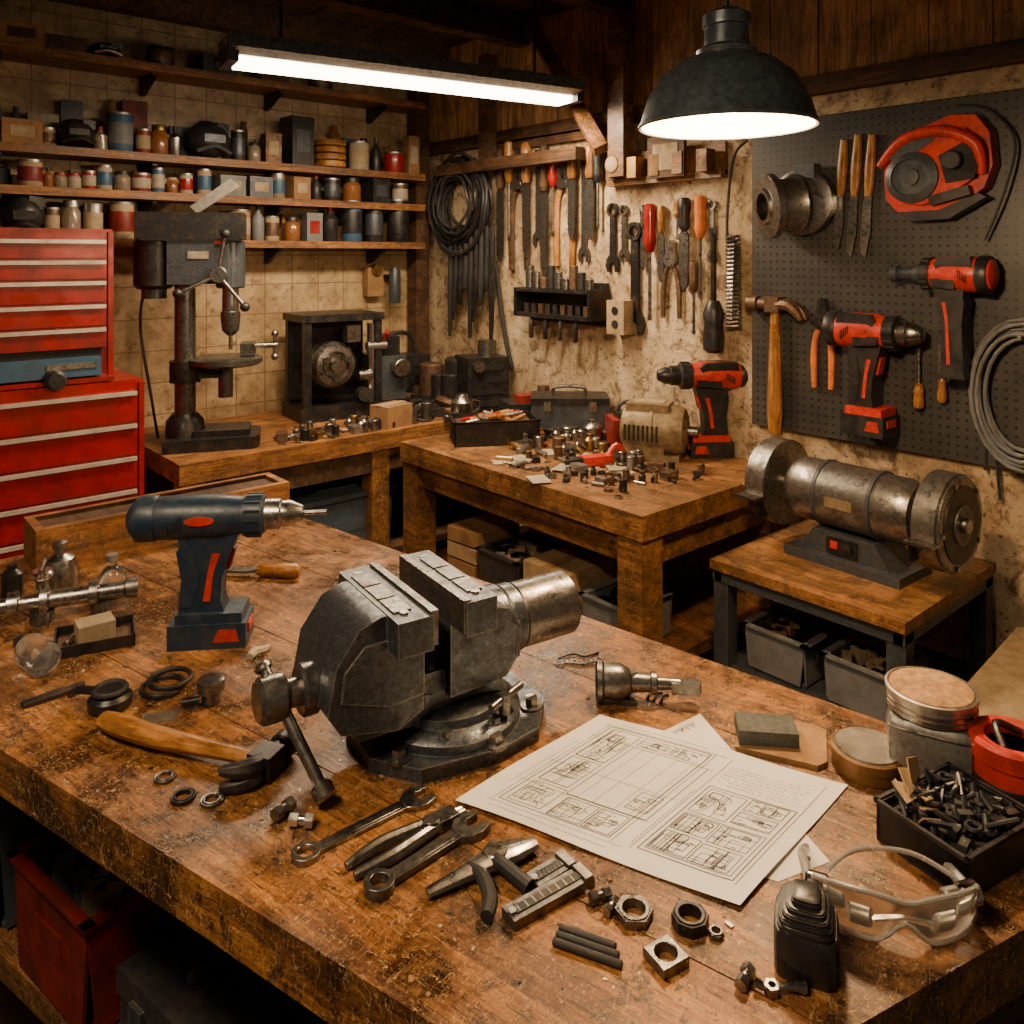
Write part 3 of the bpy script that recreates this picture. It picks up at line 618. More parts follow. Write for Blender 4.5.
b.done('metal_tray',S(95,642),math.radians(-15))
b=B(); A=T(0,0,.03)@RYm(pi/2)
b.lathe([(.0,0),(.02,.0),(.029,.008),(.030,.02),(.0285,.03),(.030,.04),(.0285,.05),(.030,.06),(.026,.075),(.014,.09),(.012,.10)],glass,A,28); b.lathe([(.014,.1),(.014,.115),(0,.116)],blk,A)
d=S(10,640)-S(50,672); b.done('plastic_bottle',S(46,678),math.atan2(d.y,d.x))
def t_knife(b,L): b.prism([(0,-.008),(L*.5,-.010),(L*.9,-.006),(L,.004),(L*.5,.010),(0,.008)],.008,blkm,T(0,0,.004),bev=.002)
lay(t_knife,'utility_blade',(22,708),(86,686))
b=B(); b.lathe([(.03,0),(.034,.004),(.034,.018),(.028,.024),(.02,.022),(.018,.03),(.0,.032)],blkm,seg=30); b.tor((0,0,.03),.024,.005,rubber); b.tube([(-.02,.01,.03),(-.04,.03,.03),(-.045,.06,.012)],[.007,.007,.006],blkm,sm=4); b.done('hose_clamp_cap',S(110,707))
b=B(); 
for k in range(2): b.tor((k*.012,0,.007+k*.009),.034,.0045,blkm,seg=36)
b.done('o_rings',S(163,690))
b=B(); b.lathe([(.013,0),(.015,.003),(.015,.02),(.022,.022),(.022,.04),(.017,.043),(.0,.043)],ironl,seg=26); b.cyl((-.02,0,.012),(-.045,.01,.012),.007,blkm); b.done('knurled_knob',S(211,703))
b=B(); b.box((0,0,.0008),(.055,.032,.0012),glass,bev=0); b.done('plastic_sheet',S(160,717),-.5)
b=B()
b.tube([(0,0,.006),(.015,.004,.008),(.035,0,.006),(.05,.005,.005)],[.007,.009,.007,.004],white,sm=4); b.done('rag_scrap',S(250,660),.3)
lay(t_file,'wood_handled_file',(300,578),(180,575),W_H,ironl,w=.016)
b=B(); 
b.box((0,0,.05),(.64,.02,.10),W_X,bev=.003);b.box((0,.12,.05),(.64,.02,.10),W_X,bev=.003)
for s in(-1,1): b.box((s*.31,.06,.05),(.02,.10,.10),W_X,bev=.003)
b.box((0,.06,.085),(.60,.10,.01),W_D)
b.done('plank_crate',(.74,2.20,.9))  # open wooden crate along the far edge of the bench
# under bench bins
def binn(name,c,sx,sy,h,m,rz=0,lid=None,lip=.02,fill=None):
    b=B(); tray(b,sx,sy,h,m,t=.006,tap=.86,lip=lip)
    if lid: b.box((0,0,h+.012),(sx*1.04,sy*1.04,.024),lid,bev=.006); b.box((0,0,h+.03),(sx*.5,sy*.4,.014),lid,bev=.004)
    if fill:
        for i in range(22): b.box((R.uniform(-.36,.36)*sx,R.uniform(-.34,.34)*sy,h*.8),(sx*R.uniform(.08,.25),sy*.13,h*.3),R.choice(fill),rz=R.uniform(0,3),bev=.003)
    for s in(-1,1): b.box((0,s*(sy/2-.001),h*.55),(sx*.35,.006,h*.2),m,bev=.002)
    for s in(-1,1): b.box((s*(sx/2-.001),0,h*.55),(.006,sy*.35,h*.25),m,bev=.002)
    return b.done(name,c,rz)
redo=mat('faded_red_plastic',(.24,.018,.012),.45,0,.5,20,.2,(.04,.018,.01),.75)
p=bl(.245,.60); binn('red_storage_bin',(p.x,p.y,.402),.24,.26,.19,redo,rz=ba,fill=[white,grey,cream])
p=bl(.26,.76); binn('grey_storage_bin',(p.x,p.y,.402),.24,.22,.26,bgrey,rz=ba,fill=[cream,blk])
p=bl(.26,.90); binn('brown_storage_bin',(p.x,p.y,.402),.24,.20,.20,card,rz=ba,fill=[cream,card])
def toolbox(name,c,sx,sy,h,m,rz):
    b=B(); b.box((0,0,h*.35),(sx,sy,h*.7),m,bev=.012); b.box((0,0,h*.82),(sx*1.04,sy*1.04,h*.26),m,bev=.012)
    for s in(-1,1): b.box((s*sx*.3,-sy*.53,h*.68),(sx*.12,.01,h*.2),gun,bev=.003); b.box((-sx*.53,s*sy*.25,h*.68),(.01,sy*.14,h*.2),gun,bev=.003)
    for k in range(4): b.box((-sx*.502,0,h*(.1+.13*k)),(.004,sy*.8,h*.04),m)
    b.tube([(-sx*.25,0,h*.95),(-sx*.22,0,h*1.08),(sx*.22,0,h*1.08),(sx*.25,0,h*.95)],.01,m,sm=4); b.done(name,c,rz)
p=bl(.235,.445); toolbox('black_toolbox',(p.x,p.y,.402),.20,.24,.15,dkp,ba)
p=bl(.235,.30); toolbox('black_toolbox',(p.x,p.y,.402),.20,.22,.14,dkp,ba)
# ---------------- red tool chest
def chest(name,x0,x1,y0,y1,z0,z1,rows,tray_h=0):
    b=B(); W=x1-x0;D=y1-y0;H=z1-z0
    b.box((W/2,D/2,H/2),(W,D,H),redp,bev=.006)
    z=H-.035
    for h in rows:
        b.box((W/2,-.006,z-h/2),(W-.05,.016,h-.008),redp,bev=.004)
        b.box((W/2,-.018,z-.012),(W-.055,.014,.014),trim,bev=.003)
        z-=h
    if tray_h:
        b.box((W/2,-.001,tray_h/2+.01),(W-.08,.004,tray_h),dark); b.box((W/2,-.02,tray_h*.5),(W-.1,.05,tray_h*.55),blue,bev=.004); b.box((W*.8,-.046,tray_h*.55),(.16,.006,.02),steel); b.box((W/2,-.03,.012),(W-.02,.06,.015),redp,bev=.004)
        b.cyl((W*.72,-.03,tray_h*.2),(W*.72,-.09,tray_h*.2),.035,blk,ch=.01)
    for s in(.008,W-.008): b.box((s,-.004,H/2),(.018,.012,H-.02),redp,bev=.003)
    return b.done(name,(x0,y0,z0))
chest('red_tool_cabinet',.15,.965,3.2,3.7,.0,1.19,[.12,.12,.12,.12,.14,.17,.2])
chest('red_tool_chest',.15,.875,3.26,3.66,1.19,1.745,[.075,.075,.085,.085,.08],.12)
# ---------------- left back bench
b=B()
for i in range(4): b.box((.86,.1+i*.2,.81),(1.72-.001,.197,.08),W_X,bev=.003)
b.box((.86,.04,.72),(1.66,.04,.1),W_D)
for x in(.06,.9,1.66):
    for y in(.06,.72): b.box((x,y,.385),(.09,.09,.77),W_M,bev=.003)
b.box((.86,.4,.28),(1.66,.7,.03),W_D)
b.done('back_workbench',(1.09,3.18,0))
binn('lidded_storage_bin',(1.86,3.42,.295),.46,.34,.26,bgrey,lid=bgrey)
b=B(); b.box((0,0,.14),(.40,.28,.28),card,bev=.004); b.box((0,-.141,.14),(.06,.002,.28),cream); b.box((0,0,.281),(.40,.05,.002),cream); b.done('cardboard_box',(1.66,2.92,0),-.1)
b=B(); b.box((0,0,.14),(.30,.28,.28),card,bev=.004); b.box((0,0,.281),(.30,.05,.002),cream); b.done('cardboard_box',(1.36,3.42,.295),.05)
def drillpress():
    b=B()
    b.prism([(-.15,-.14),(.20,-.12),(.22,-.08),(.22,.08),(.20,.12),(-.15,.14)],.05,blkm,T(0,0,.025),bev=.01)
    b.box((.07,0,.06),(.22,.17,.03),blkm,bev=.006); b.lathe([(.08,.05),(.075,.11),(.05,.14)],blkm,T(-.08,0,0))
    b.cyl((-.08,0,.1),(-.08,0,.92),.042,ironl)
    b.ring((-.08,0,.27),.062,.042,.09,blkm); b.box((0,0,.31),(.14,.06,.05),blkm,bev=.01)
    b.lathe([(.13,.335),(.15,.345),(.15,.365),(.14,.37)],ironl,T(.08,0,0),36); b.cyl((.08,0,.20),(.08,0,.34),.03,ironl)
    b.box((.17,.03,.40),(.06,.12,.05),ironl,bev=.005); b.cyl((.20,.03,.41),(.29,.03,.41),.012,steel); b.cyl((.28,.03,.36),(.28,.03,.46),.008,steel); b.sph((.28,.03,.46),.016,steel); b.sph((.28,.03,.36),.016,steel)
    b.box((-.02,0,.78),(.24,.17,.20),gun,bev=.05,seg=4); b.box((-.05,0,.92),(.42,.20,.11),blkm,bev=.05,seg=4); b.box((-.05,0,.865),(.38,.19,.012),gun,bev=.003)
    b.cyl((-.2,0,.66),(-.2,0,.87),.08,blkm,ch=.015,seg=28); b.cyl((-.2,0,.62),(-.2,0,.67),.05,gun)
    b.cyl((.10,0,.66),(.10,0,.86),.06,gun,ch=.006); b.cyl((.10,0,.55),(.10,0,.70),.034,steel); b.lathe([(.014,.46),(.034,.48),(.04,.53),(.04,.56),(.02,.57)],ironl,T(.10,0,0)); b.cyl((.10,0,.40),(.10,0,.48),.008,steel)
    b.cyl((.06,-.07,.72),(.06,-.14,.72),.035,ironl,ch=.004)
    for a in(-.9,1.4,3.6):
        e=(.06+.17*math.cos(a),-.135,.72+.17*math.sin(a)); b.cyl((.06,-.13,.72),e,.008,steel); b.sph(e,.02,blk)
    b.box((-.02,-.088,.80),(.08,.006,.03),white); b.box((.06,-.09,.86),(.03,.01,.03),redp)
    b.prism([(-.05,0),(.12,.12),(.08,.15),(-.08,.03)],.004,alu,T(.02,-.02,.972)@MXZ)
    b.tube([(-.24,.02,.66),(-.26,.04,.5),(-.22,.06,.2),(-.2,.1,.02)],.006,rubber,sm=5)
    return b
drillpress().done('drill_press',(1.29,3.45,.85),math.radians(-26))
b=B(Matrix.Scale(1.15,4))
b.box((0,0,.03),(.50,.24,.06),blkm,bev=.008)
for x in(-.22,.10):
    for y in(-.1,.1): b.box((x,y,.24),(.03,.03,.38),blkm,bev=.003)
b.box((-.06,0,.43),(.37,.24,.03),blkm,bev=.006); b.box((-.06,.08,.24),(.34,.02,.34),blkm)
A=T(-.1,-.10,.23)@RXm(pi/2)
b.lathe([(.095,-.12),(.10,0),(.085,.02),(.06,.025),(.05,.012),(.03,.012),(.028,.045),(.0,.048)],steel,A,32)
for i in range(3): b.box((-.1+.055*math.cos(i*2.1+.5),-.13,.23+.055*math.sin(i*2.1+.5)),(.03,.03,.022),ironl,bev=.003)
b.cyl((.07,-.1,.06),(.07,-.1,.4),.016,chrome); b.box((.17,0,.15),(.14,.2,.2),gun,bev=.01); b.box((.17,-.02,.29),(.09,.14,.09),blkm,bev=.01); b.cyl((.20,-.1,.20),(.20,-.15,.20),.04,steel,ch=.004); b.cyl((.13,-.1,.32),(.13,-.14,.36),.01,redp)
b.cyl((.02,-.11,.1),(.02,-.15,.1),.03,ironl); b.box((-.02,-.10,.36),(.06,.05,.07),steel,bev=.006); b.cyl((.05,-.1,.30),(.14,-.1,.30),.02,alu); b.cyl((.0,-.12,.18),(.06,-.12,.18),.022,steel)
b.done('bench_lathe',(2.09,3.68,.85),math.radians(-6))
def clutter(name,c,sx,sy,n,mats,smax=.05,rz=0,tall=.05):
    b=B()
    for i in range(n):
        x,y=R.uniform(-sx,sx)/2,R.uniform(-sy,sy)/2; s=R.uniform(.3,1)*smax; m=R.choice(mats); k=R.randrange(6); a=R.uniform(0,6)
        if k==0: b.box((x,y,s*.3),(s*1.4,s*.8,s*.6),m,rz=a,bev=s*.06)
        elif k==1: b.cyl((x,y,0),(x,y,min(tall,s*1.3)),s*.4,m,ch=s*.05,seg=14)
        elif k==2: b.cyl((x,y,s*.2),(x-s*1.5*abs(math.cos(a)),y+s*1.5*math.sin(a),s*.2),s*.2,m,seg=10,ch=s*.03)
        elif k==3: b.ring((x,y,0),s*.5,s*.28,s*.3,m,seg=18,nh=R.choice([0,6]))
        elif k==4: b.tube([(x,y,s*.12),(x-s*.8*abs(math.cos(a)),y+s*.8*math.sin(a),s*.3),(x-s*1.3*abs(math.cos(a+.6)),y+s*1.3*math.sin(a+.6),s*.12)],s*.12,m,sm=4,seg=7)
        else:
            b.lathe([(s*.3,0),(s*.35,s*.1),(s*.35,s*.6),(s*.2,s*.8),(s*.2,s)],m,T(x,y,0),14)
    return b.done(name,c,rz)
mm=[steel,ironl,blkm,rust,alu,steel,brass]
clutter('assorted_machine_parts',(2.40,3.32,.85),.50,.22,40,[blkm,blk,ironl,steel,rust,blkm],.10,tall=.14)
clutter('assorted_machine_parts',(2.62,3.56,.85),.22,.26,22,[blkm,blk,ironl,rust],.20,tall=.28)
clutter('assorted_machine_parts',(1.78,3.31,.85),.46,.18,60,mm,.06)
b=B(); b.box((0,0,.10),(.36,.2,.20),blkm,bev=.012); b.box((0,-.02,.22),(.26,.16,.06),blk,bev=.01); b.cyl((-.08,-.1,.1),(-.08,-.13,.1),.06,ironl,ch=.006); b.cyl((.1,-.1,.1),(.1,-.125,.1),.04,steel,ch=.004); b.tube([(-.15,0,.2),(-.12,0,.34),(.05,0,.36),(.12,0,.2)],.012,blk,sm=4); b.done('black_generator',(2.52,3.84,.85),-.05)
b=B(); b.box((0,0,.14),(.22,.2,.28),blkm,bev=.012); 
for k in range(4): b.box((0,-.101,.05+k*.06),(.17,.004,.03),dark)
b.cyl((.03,0,.28),(.03,0,.36),.05,ironl); b.cyl((-.06,-.1,.24),(-.06,-.13,.24),.03,steel); b.done('welding_unit',(2.66,3.30,.85),-.3)
b=B(); b.lathe([(.05,0),(.055,.01),(.055,.08),(.035,.1),(.03,.12)],steel); b.tube([(.05,0,.08),(.10,0,.07),(.10,0,.03),(.05,0,.02)],.008,steel,sm=4); b.done('metal_jug',S(462,418,.85))
b=B(); b.box((0,0,.05),(.16,.12,.10),card,bev=.004); b.box((0,0,.102),(.165,.04,.003),cream); b.done('small_carton',(2.10,3.28,.85),.2)
# ---------------- shelves
X0,X1=.0,2.64
for z,x0 in((2.50,-.6),(2.10,X0),(1.93,X0),(1.72,X0)):
    b=B(); b.box(((x0+X1)/2,3.885,z-.0175),(X1-x0,.22,.035),W_X,bev=.003)
    for x in(.6,1.2,1.8,2.4): b.prism([(0,0),(0,-.08),(.02,-.08),(.18,-.015),(.18,0)],.02,blkm,T(x,3.99,z-.035)@RZ(-pi/2)@MXZ)
    b.done('storage_shelf')
def can(r,h,m,ml,lab=None):
    b=B(); b.lathe([(r*.96,0),(r,.004),(r,h-.004),(r*.98,h)],m,seg=22); b.lathe([(r*1.04,h-.006),(r*1.04,h+.003),(r*.9,h+.004),(r*.88,h),(0,h)],ml,seg=22)
    if lab: b.shell([(r*1.005,h*.2),(r*1.012,h*.21),(r*1.012,h*.75),(r*1.005,h*.76)],lab,seg=22)
    return b
def jar(r,h,m,ml):
    b=B(); b.lathe([(r*.9,0),(r,h*.06),(r,h*.68),(r*.75,h*.8),(r*.72,h*.84)],m,seg=20); b.lathe([(r*.82,h*.82),(r*.82,h*.98),(r*.78,h),(0,h)],ml,seg=20); return b
def bottle(r,h,m,ml):
    b=B(); b.lathe([(r*.9,0),(r,h*.04),(r,h*.62),(r*.4,h*.78),(r*.35,h*.85)],m,seg=18); b.lathe([(r*.42,h*.84),(r*.42,h),(0,h)],ml,seg=18); return b
def sbox(w,d,h,m,lab):
    b=B(); b.box((0,0,h/2),(w,d,h),m,bev=.004); b.box((0,-d/2-.001,h*.5),(w*.6,.003,h*.45),lab); b.box((0,0,h*.93),(w*1.03,d*1.03,h*.12),m,bev=.002); return b
def item(px,w,h,kind,m,m2,z,yc=3.84):
    p=WY(px,0,yc); v=vsy(px,yc); W=w*v;H=min(h*v,.40); 
    if kind=='can': b=can(W/2,H,m,alu,m2);nm='paint_can'
    elif kind=='jar': b=jar(W/2,H,m,m2);nm='storage_jar'
    elif kind=='bot': b=bottle(W/2,H,m,m2);nm='bottle'
    elif kind=='box': b=sbox(W,min(.12,W),H,m,m2);nm='storage_box'
    elif kind=='hel':
        b=B(); b.sph((0,0,H*.5),(W/2,min(.08,W/2),H*.5),m); b.tube([(-W*.4,-.07,H*.15),(0,-.085,H*.3),(W*.4,-.07,H*.15)],.01,m2,sm=4); b.box((0,-.07,H*.5),(W*.5,.03,H*.2),m2,bev=.01); b.box((W*.25,-.02,H*.8),(W*.35,.05,H*.3),m2,rz=.3,bev=.01); nm='work_helmet'
    elif kind=='stk':
        b=B(); n=4
        for i in range(n): b.lathe([(W*.4,H*i/n),(W*.5,H*(i+.2)/n),(W*.48,H*(i+.95)/n)],m)
        nm='stacked_bowls'
    else: b=B(); b.box((0,0,H/2),(W,.12,H),m,bev=.01); b.cyl((0,-.06,H*.5),(0,-.08,H*.5),H*.3,m2,ch=.003); b.cyl((W*.2,0,H),(W*.2,0,H*1.1),W*.2,m2); nm='power_adapter'
    b.done(nm,(p.x,yc,z),R.uniform(-.15,.15))
amber=mat('amber_jar',(.26,.10,.03),.2,0,.3,30,0,coat=.5); pale=mat('pale_jar',(.27,.21,.145),.25,0,.4,40,0,coat=.5)
for a in [(18,36,24,'box',card,cream),(47,16,18,'can',cream,rust),(75,36,30,'hel',blk,blkm),(100,14,24,'bot',pale,redo),(120,24,38,'can',blue,grey),(143,14,24,'can',redo,cream),(159,17,30,'jar',amber,brass),(175,12,30,'bot',steel,blk),(208,42,38,'hel',blk,gun),(238,14,30,'can',blk,gun),(254,13,20,'jar',pale,blk),(271,16,30,'box',rust,cream),(297,24,48,'box',blk,gun),(330,32,28,'stk',W_H,W_H),(359,20,28,'can',white,cream),(376,10,34,'bot',blk,gun),(394,20,20,'can',redp,None),(411,12,38,'box',card,white)]: item(*a,2.10)
for a in [(30,22,26,'can',cream,redo),(48,10,20,'bot',amber,blk),(60,13,16,'jar',pale,redp),(74,13,16,'jar',white,redp),(89,13,18,'can',redp,white),(104,15,24,'can',white,blue),(122,16,20,'jar',pale,blk),(141,18,18,'can',redo,white),(158,12,24,'can',blue,white),(172,11,16,'jar',amber,cream),(186,13,20,'can',white,redp),(204,14,25,'can',cream,blue),(228,26,20,'box',grey,cream),(256,24,20,'box',gun,cream),(278,14,24,'can',pale,blue),(298,18,22,'box',card,cream),(316,10,26,'bot',blk,redo),(332,16,22,'can',blk,gun),(352,18,24,'jar',amber,blk),(376,20,24,'box',blk,gun),(400,16,20,'can',rust,white)]: item(*a,1.93)
for a in [(22,38,44,'hel',blk,blkm),(52,14,30,'can',rust,cream),(71,18,38,'jar',pale,alu),(93,18,34,'can',alu,cream),(122,22,36,'can',cream,redo),(146,18,26,'box',card,cream),(240,20,30,'can',card,cream),(258,12,36,'bot',grey,blk),(272,14,24,'can',cream,rust),(292,16,24,'jar',amber,blk),(312,16,28,'box',grey,redp),(330,16,36,'bot',blk,redp),(352,20,40,'can',blue,blk),(374,18,36,'can',blk,gun),(398,22,42,'can',blkm,blkm)]: item(*a,1.72)
for a in [(105,30,16,'hel',blk,steel),(60,40,14,'box',W_D,W_D),(215,34,18,'ada',blk,steel),(270,30,16,'box',W_D,W_D),(160,26,20,'can',blkm,rust),(20,40,22,'box',card,W_D),(320,24,16,'can',blkm,rust)]: item(*a,2.50)
pal=[blkm,rust,card,gun,blk,amber,W_D,pale,bgrey,redo]
for z,hm in((2.10,.25),(1.93,.12),(1.72,.17)):
    b=B(); x=.1
    while x<2.55:
        w=R.uniform(.03,.13); h=R.uniform(.4,1)*hm; m=R.choice(pal)
        if R.random()<.5: b.box((x+w/2,0,h/2),(w,.05,h),m,rz=R.uniform(-.08,.08),bev=.003)
        else: b.lathe([(w*.34,0),(w*.34,h*.8),(w*.2,h*.88),(w*.2,h)],m,T(x+w/2,0,0),14)
        x+=w+R.uniform(.002,.012)
    b.done('assorted_tins',(0,3.95,z))
b=B(); b.box((0,0,0),(.10,.05,.16),card,bev=.006); b.cyl((0,-.02,.07),(0,-.05,.07),.03,brass); b.done('socket_box',(2.42,3.965,1.50))
b=B(); b.lathe([(.028,0),(.032,.01),(.032,.17),(.02,.2)],gun); b.box((0,.05,.15),(.05,.08,.02),blkm); b.done('hanging_bottle',(2.52,3.90,1.38))
# ---------------- middle table
b=B()
for i in range(4): b.box((.425,.1+.0+i*.335+.067,.81),(.85,.333,.08),W_M,bev=.004)
b.box((.425,.05,.72),(.76,.04,.1),W_M,bev=.003); b.box((.06,.67,.72),(.04,1.2,.1),W_M,bev=.003)
for x in(.06,.78):
    for y in(.06,1.28): b.box((x,y,.385),(.1,.1,.77),W_M,bev=.004)
b.box((.42,.67,.33),(.78,1.28,.04),W_M,bev=.003)
b.done('side_workbench',(1.945,1.63,0))
tz=.85
clutter('assorted_small_parts',(2.26,2.10,tz),.46,.6,130,mm+[blk,blkm,rust],.048)
clutter('assorted_small_parts',(2.44,2.48,tz),.4,.3,50,mm+[blk,rust,redo],.08)
b=B(); b.lathe([(.04,0),(.044,.004),(.044,.07),(.03,.085),(.012,.09),(.012,.1)],steel); b.done('oil_can',S(592,443,tz))
b=B(); b.lathe([(.026,0),(.028,.004),(.028,.07),(.02,.08)],alu); b.lathe([(.022,.08),(.022,.1),(0,.1)],redp); b.done('spray_bottle',S(617,440,tz))
b=B(); b.box((0,0,.02),(.12,.05,.04),red,bev=.01); b.tube([(.05,0,.03),(.09,0,.07),(.13,0,.03)],.012,red,sm=4); b.cyl((-.06,0,.03),(-.13,0,.025),.01,blkm); b.done('red_clamp',S(596,466,tz),-.3)
b=B(); tray(b,.36,.2,.10,blkm,t=.006,lip=.012); b.box((0,0,.07),(.32,.17,.03),rust)
for i in range(16): b.cyl((R.uniform(-.15,.1),R.uniform(-.07,.07),.09),(R.uniform(-.1,.15),R.uniform(-.07,.07),.115),.009,R.choice([steel,redp,blk,W_H]),seg=10)
b.done('tool_tray',(2.26,2.72,tz),math.radians(-30))
b=B(); b.box((0,0,.06),(.24,.15,.12),redo,bev=.01); b.box((0,0,.13),(.18,.10,.03),blk,bev=.006); b.box((0,-.076,.06),(.14,.004,.06),blk); b.tube([(-.08,0,.14),(-.06,0,.18),(.06,0,.18),(.08,0,.14)],.009,blk,sm=4); b.done('battery_charger',(2.66,2.26,tz),-.6)
b=B(); b.box((0,0,.07),(.34,.20,.14),gun,bev=.008); b.box((0,0,.155),(.345,.205,.03),blkm,bev=.008)
for s in(-1,1): b.box((s*.10,-.104,.135),(.03,.008,.04),steel,bev=.002)
b.tube([(-.07,0,.17),(-.06,0,.205),(.06,0,.205),(.07,0,.17)],.008,steel,sm=4); b.done('metal_tool_case',(2.62,2.62,tz),-.75)
b=B(); b.box((0,0,.055),(.26,.18,.11),blk,bev=.008); b.box((0,-.03,.125),(.16,.08,.04),redo,bev=.006); b.cyl((.08,.04,.11),(.08,.04,.17),.03,rust); b.done('black_case',(2.62,2.88,tz),-.4)
b=B(); b.box((0,0,.04),(.14,.10,.08),cardl,bev=.004); b.done('small_carton',(2.40,2.80,tz),.5)
b=B(); A=T(-.13,0,.105)@RYm(pi/2)
b.lathe([(.06,0),(.092,.012),(.10,.03),(.10,.12),(.104,.122),(.104,.135),(.10,.137),(.10,.22),(.088,.25),(.05,.262)],mot,A,36); b.box((0,0,.01),(.22,.18,.02),mot,bev=.004); b.box((-.03,0,.06),(.16,.17,.10),mot,bev=.01)
b.box((-.02,0,.195),(.17,.13,.035),mot,bev=.008); b.box((-.02,0,.214),(.12,.08,.004),cream,bev=.001)
for k in range(9):
    t=k*2*pi/9; b.box((.112,.068*math.cos(t),.105+.068*math.sin(t)),(.03,.014,.014),dark)
for k in range(8): b.box((-.10+.018*k,-.0995,.105),(.007,.012,.06),dark); b.box((-.10+.018*k,.0995,.105),(.007,.012,.06),dark)
b.cyl((.13,0,.105),(.17,0,.105),.022,steel)
b.done('electric_motor',S(655,455,tz),math.radians(-62))
b=B()
for i in range(12): b.box((R.uniform(-.25,.2),R.uniform(-.28,.28),.001+.0008*i),(.10,.07,.001),white,rz=R.uniform(0,3))
b.done('paper_scraps',(2.16,2.20,tz))
lay(t_knife,'putty_knife',(470,447),(505,425),z=tz)
b=B(); b.prism([(0,0),(.05,.005),(.02,.09)],.004,cream,T(0,0,.03)@RXm(1.1),bev=.001); b.box((.02,0,.01),(.05,.04,.02),card); b.done('folded_card',S(490,436,tz),-.4)
clutter('scattered_tools',S(520,440,tz),.30,.15,16,[steel,blkm,W_H],.055,rz=-.8)
binn('storage_bin',(2.14,1.86,.352),.24,.2,.14,grey,fill=[blk,steel])
b=B(); b.box((0,0,.09),(.30,.22,.18),cardl,bev=.004); b.box((0,0,.181),(.30,.04,.002),card); b.done('cardboard_carton',(2.16,2.14,.352),.05)
binn('black_crate',(2.14,2.40,.352),.26,.22,.15,dkp,fill=[blkm,grey,cardl])
b=B(); 
for i in range(3): b.box((0,0,.03+i*.065),(.24,.18,.055),[card,cardl,card][i],rz=.05*i,bev=.004)
b.done('stacked_boxes',(2.14,2.64,.352))
binn('black_crate',(2.2,1.95,0),.40,.32,.24,dkp,fill=[blk,grey])
binn('black_crate',(2.2,2.45,0),.40,.32,.24,bgrey,fill=[blk,grey])
# ---------------- grinder table
b=B(); b.box((.31,.30,.685),(.64,.60,.03),W_M,bev=.004); 
for s in(.02,.58): b.box((.31,s,.655),(.62,.03,.04),gun,bev=.002)
for s in(.015,.605): b.box((s,.3,.655),(.03,.58,.04),gun,bev=.002)
for x in(.03,.59):
    for y in(.03,.57): b.box((x,y,.33),(.05,.05,.66),gun,bev=.003)
b.box((.31,.3,.36),(.60,.56,.025),gun,bev=.003)
b.done('grinder_stand',(2.16,.93,0))
binn('storage_bin',(2.33,1.35,.3735),.22,.2,.13,grey,rz=0,fill=[blk,steel,card])
binn('storage_bin',(2.33,1.09,.3735),.22,.2,.13,grey,rz=0,fill=[cream,card,steel])
gst=mat('grinder_steel',(.30,.28,.25),.30,.85,.45,80,.4,(.07,.045,.028),.75)
def grinder():
    b=B(Matrix.Diagonal((1.10,.99,.99,1)))
    b.prism([(-.17,-.10),(.17,-.10),(.17,.10),(-.17,.10)],.03,gun,T(0,0,.015),bev=.006)
    b.prism([(-.13,.03),(.13,.03),(.09,.10),(-.09,.10)],.15,gun,MXZ,bev=.008)
    A=T(0,0,.20)@RYm(pi/2)
    b.lathe([(.06,-.185),(.085,-.18),(.098,-.15),(.098,-.08),(.101,-.078),(.101,.078),(.098,.08),(.098,.15),(.085,.18),(.06,.185)],gst,A,40)
    for s in(-1,1): b.lathe([(.099,-.006),(.1045,-.005),(.1045,.005),(.099,.006)],gun,T(s*.08,0,.2)@RYm(pi/2),40)
    b.box((0,-.1,.2),(.08,.006,.03),mot,bev=.001)
    for s in(-1,1):
        b.cyl((s*.18,0,.2),(s*.22,0,.2),.03,steel)
        b.cyl((s*.215,0,.2),(s*.222,0,.2),.135,gst,seg=44,ch=.003); b.cyl((s*.222,0,.2),(s*.275,0,.2),.125,stone,seg=44)
        b.shell([(.137,0),(.14,.002),(.14,.058),(.132,.062)],gst,T(s*.215,0,.2)@RYm(s*pi/2),44,t=.006)
        b.cyl((s*.275,0,.2),(s*.285,0,.2),.135,gst,seg=44,ch=.004); b.cyl((s*.285,0,.2),(s*.288,0,.2),.11,blkm,seg=40); b.cyl((s*.288,0,.2),(s*.292,0,.2),.055,iron,seg=30); b.cyl((s*.29,0,.2),(s*.305,0,.2),.022,steel,ch=.003)
        for i in range(5): t=i*2*pi/5+.7; bolt(b,(0,0,0),.008,.006,steel,T(s*.285,.122*math.cos(t),.2+.122*math.sin(t))@RYm(s*pi/2))
        b.box((s*.25,-.15,.17),(.07,.06,.008),steel); b.box((s*.22,-.13,.14),(.008,.05,.06),blkm)
    b.box((0,-.078,.065),(.09,.008,.05),blkm,bev=.003); b.box((-.02,-.083,.068),(.02,.01,.022),red,bev=.002); b.box((.02,-.083,.068),(.02,.01,.022),blk,bev=.002)
    return b
grinder().done('bench_grinder',(2.46,1.215,.70),math.radians(-93))
b=B(); 
for k in range(3): 
    b.box((0,-.19,.1+k*.17),(.6,.02,.15),W_M,bev=.003); b.box((-.30,0,.1+k*.17),(.02,.38,.15),W_M,bev=.003); b.box((.30,0,.1+k*.17),(.02,.38,.15),W_M,bev=.003)
b.box((0,0,.53),(.62,.4,.02),cream,bev=.003); b.box((0,0,.03),(.6,.38,.02),W_D); b.box((.05,.02,.55),(.3,.05,.02),gun,bev=.003)
b.done('wooden_crate',(2.45,.64,0),.06)
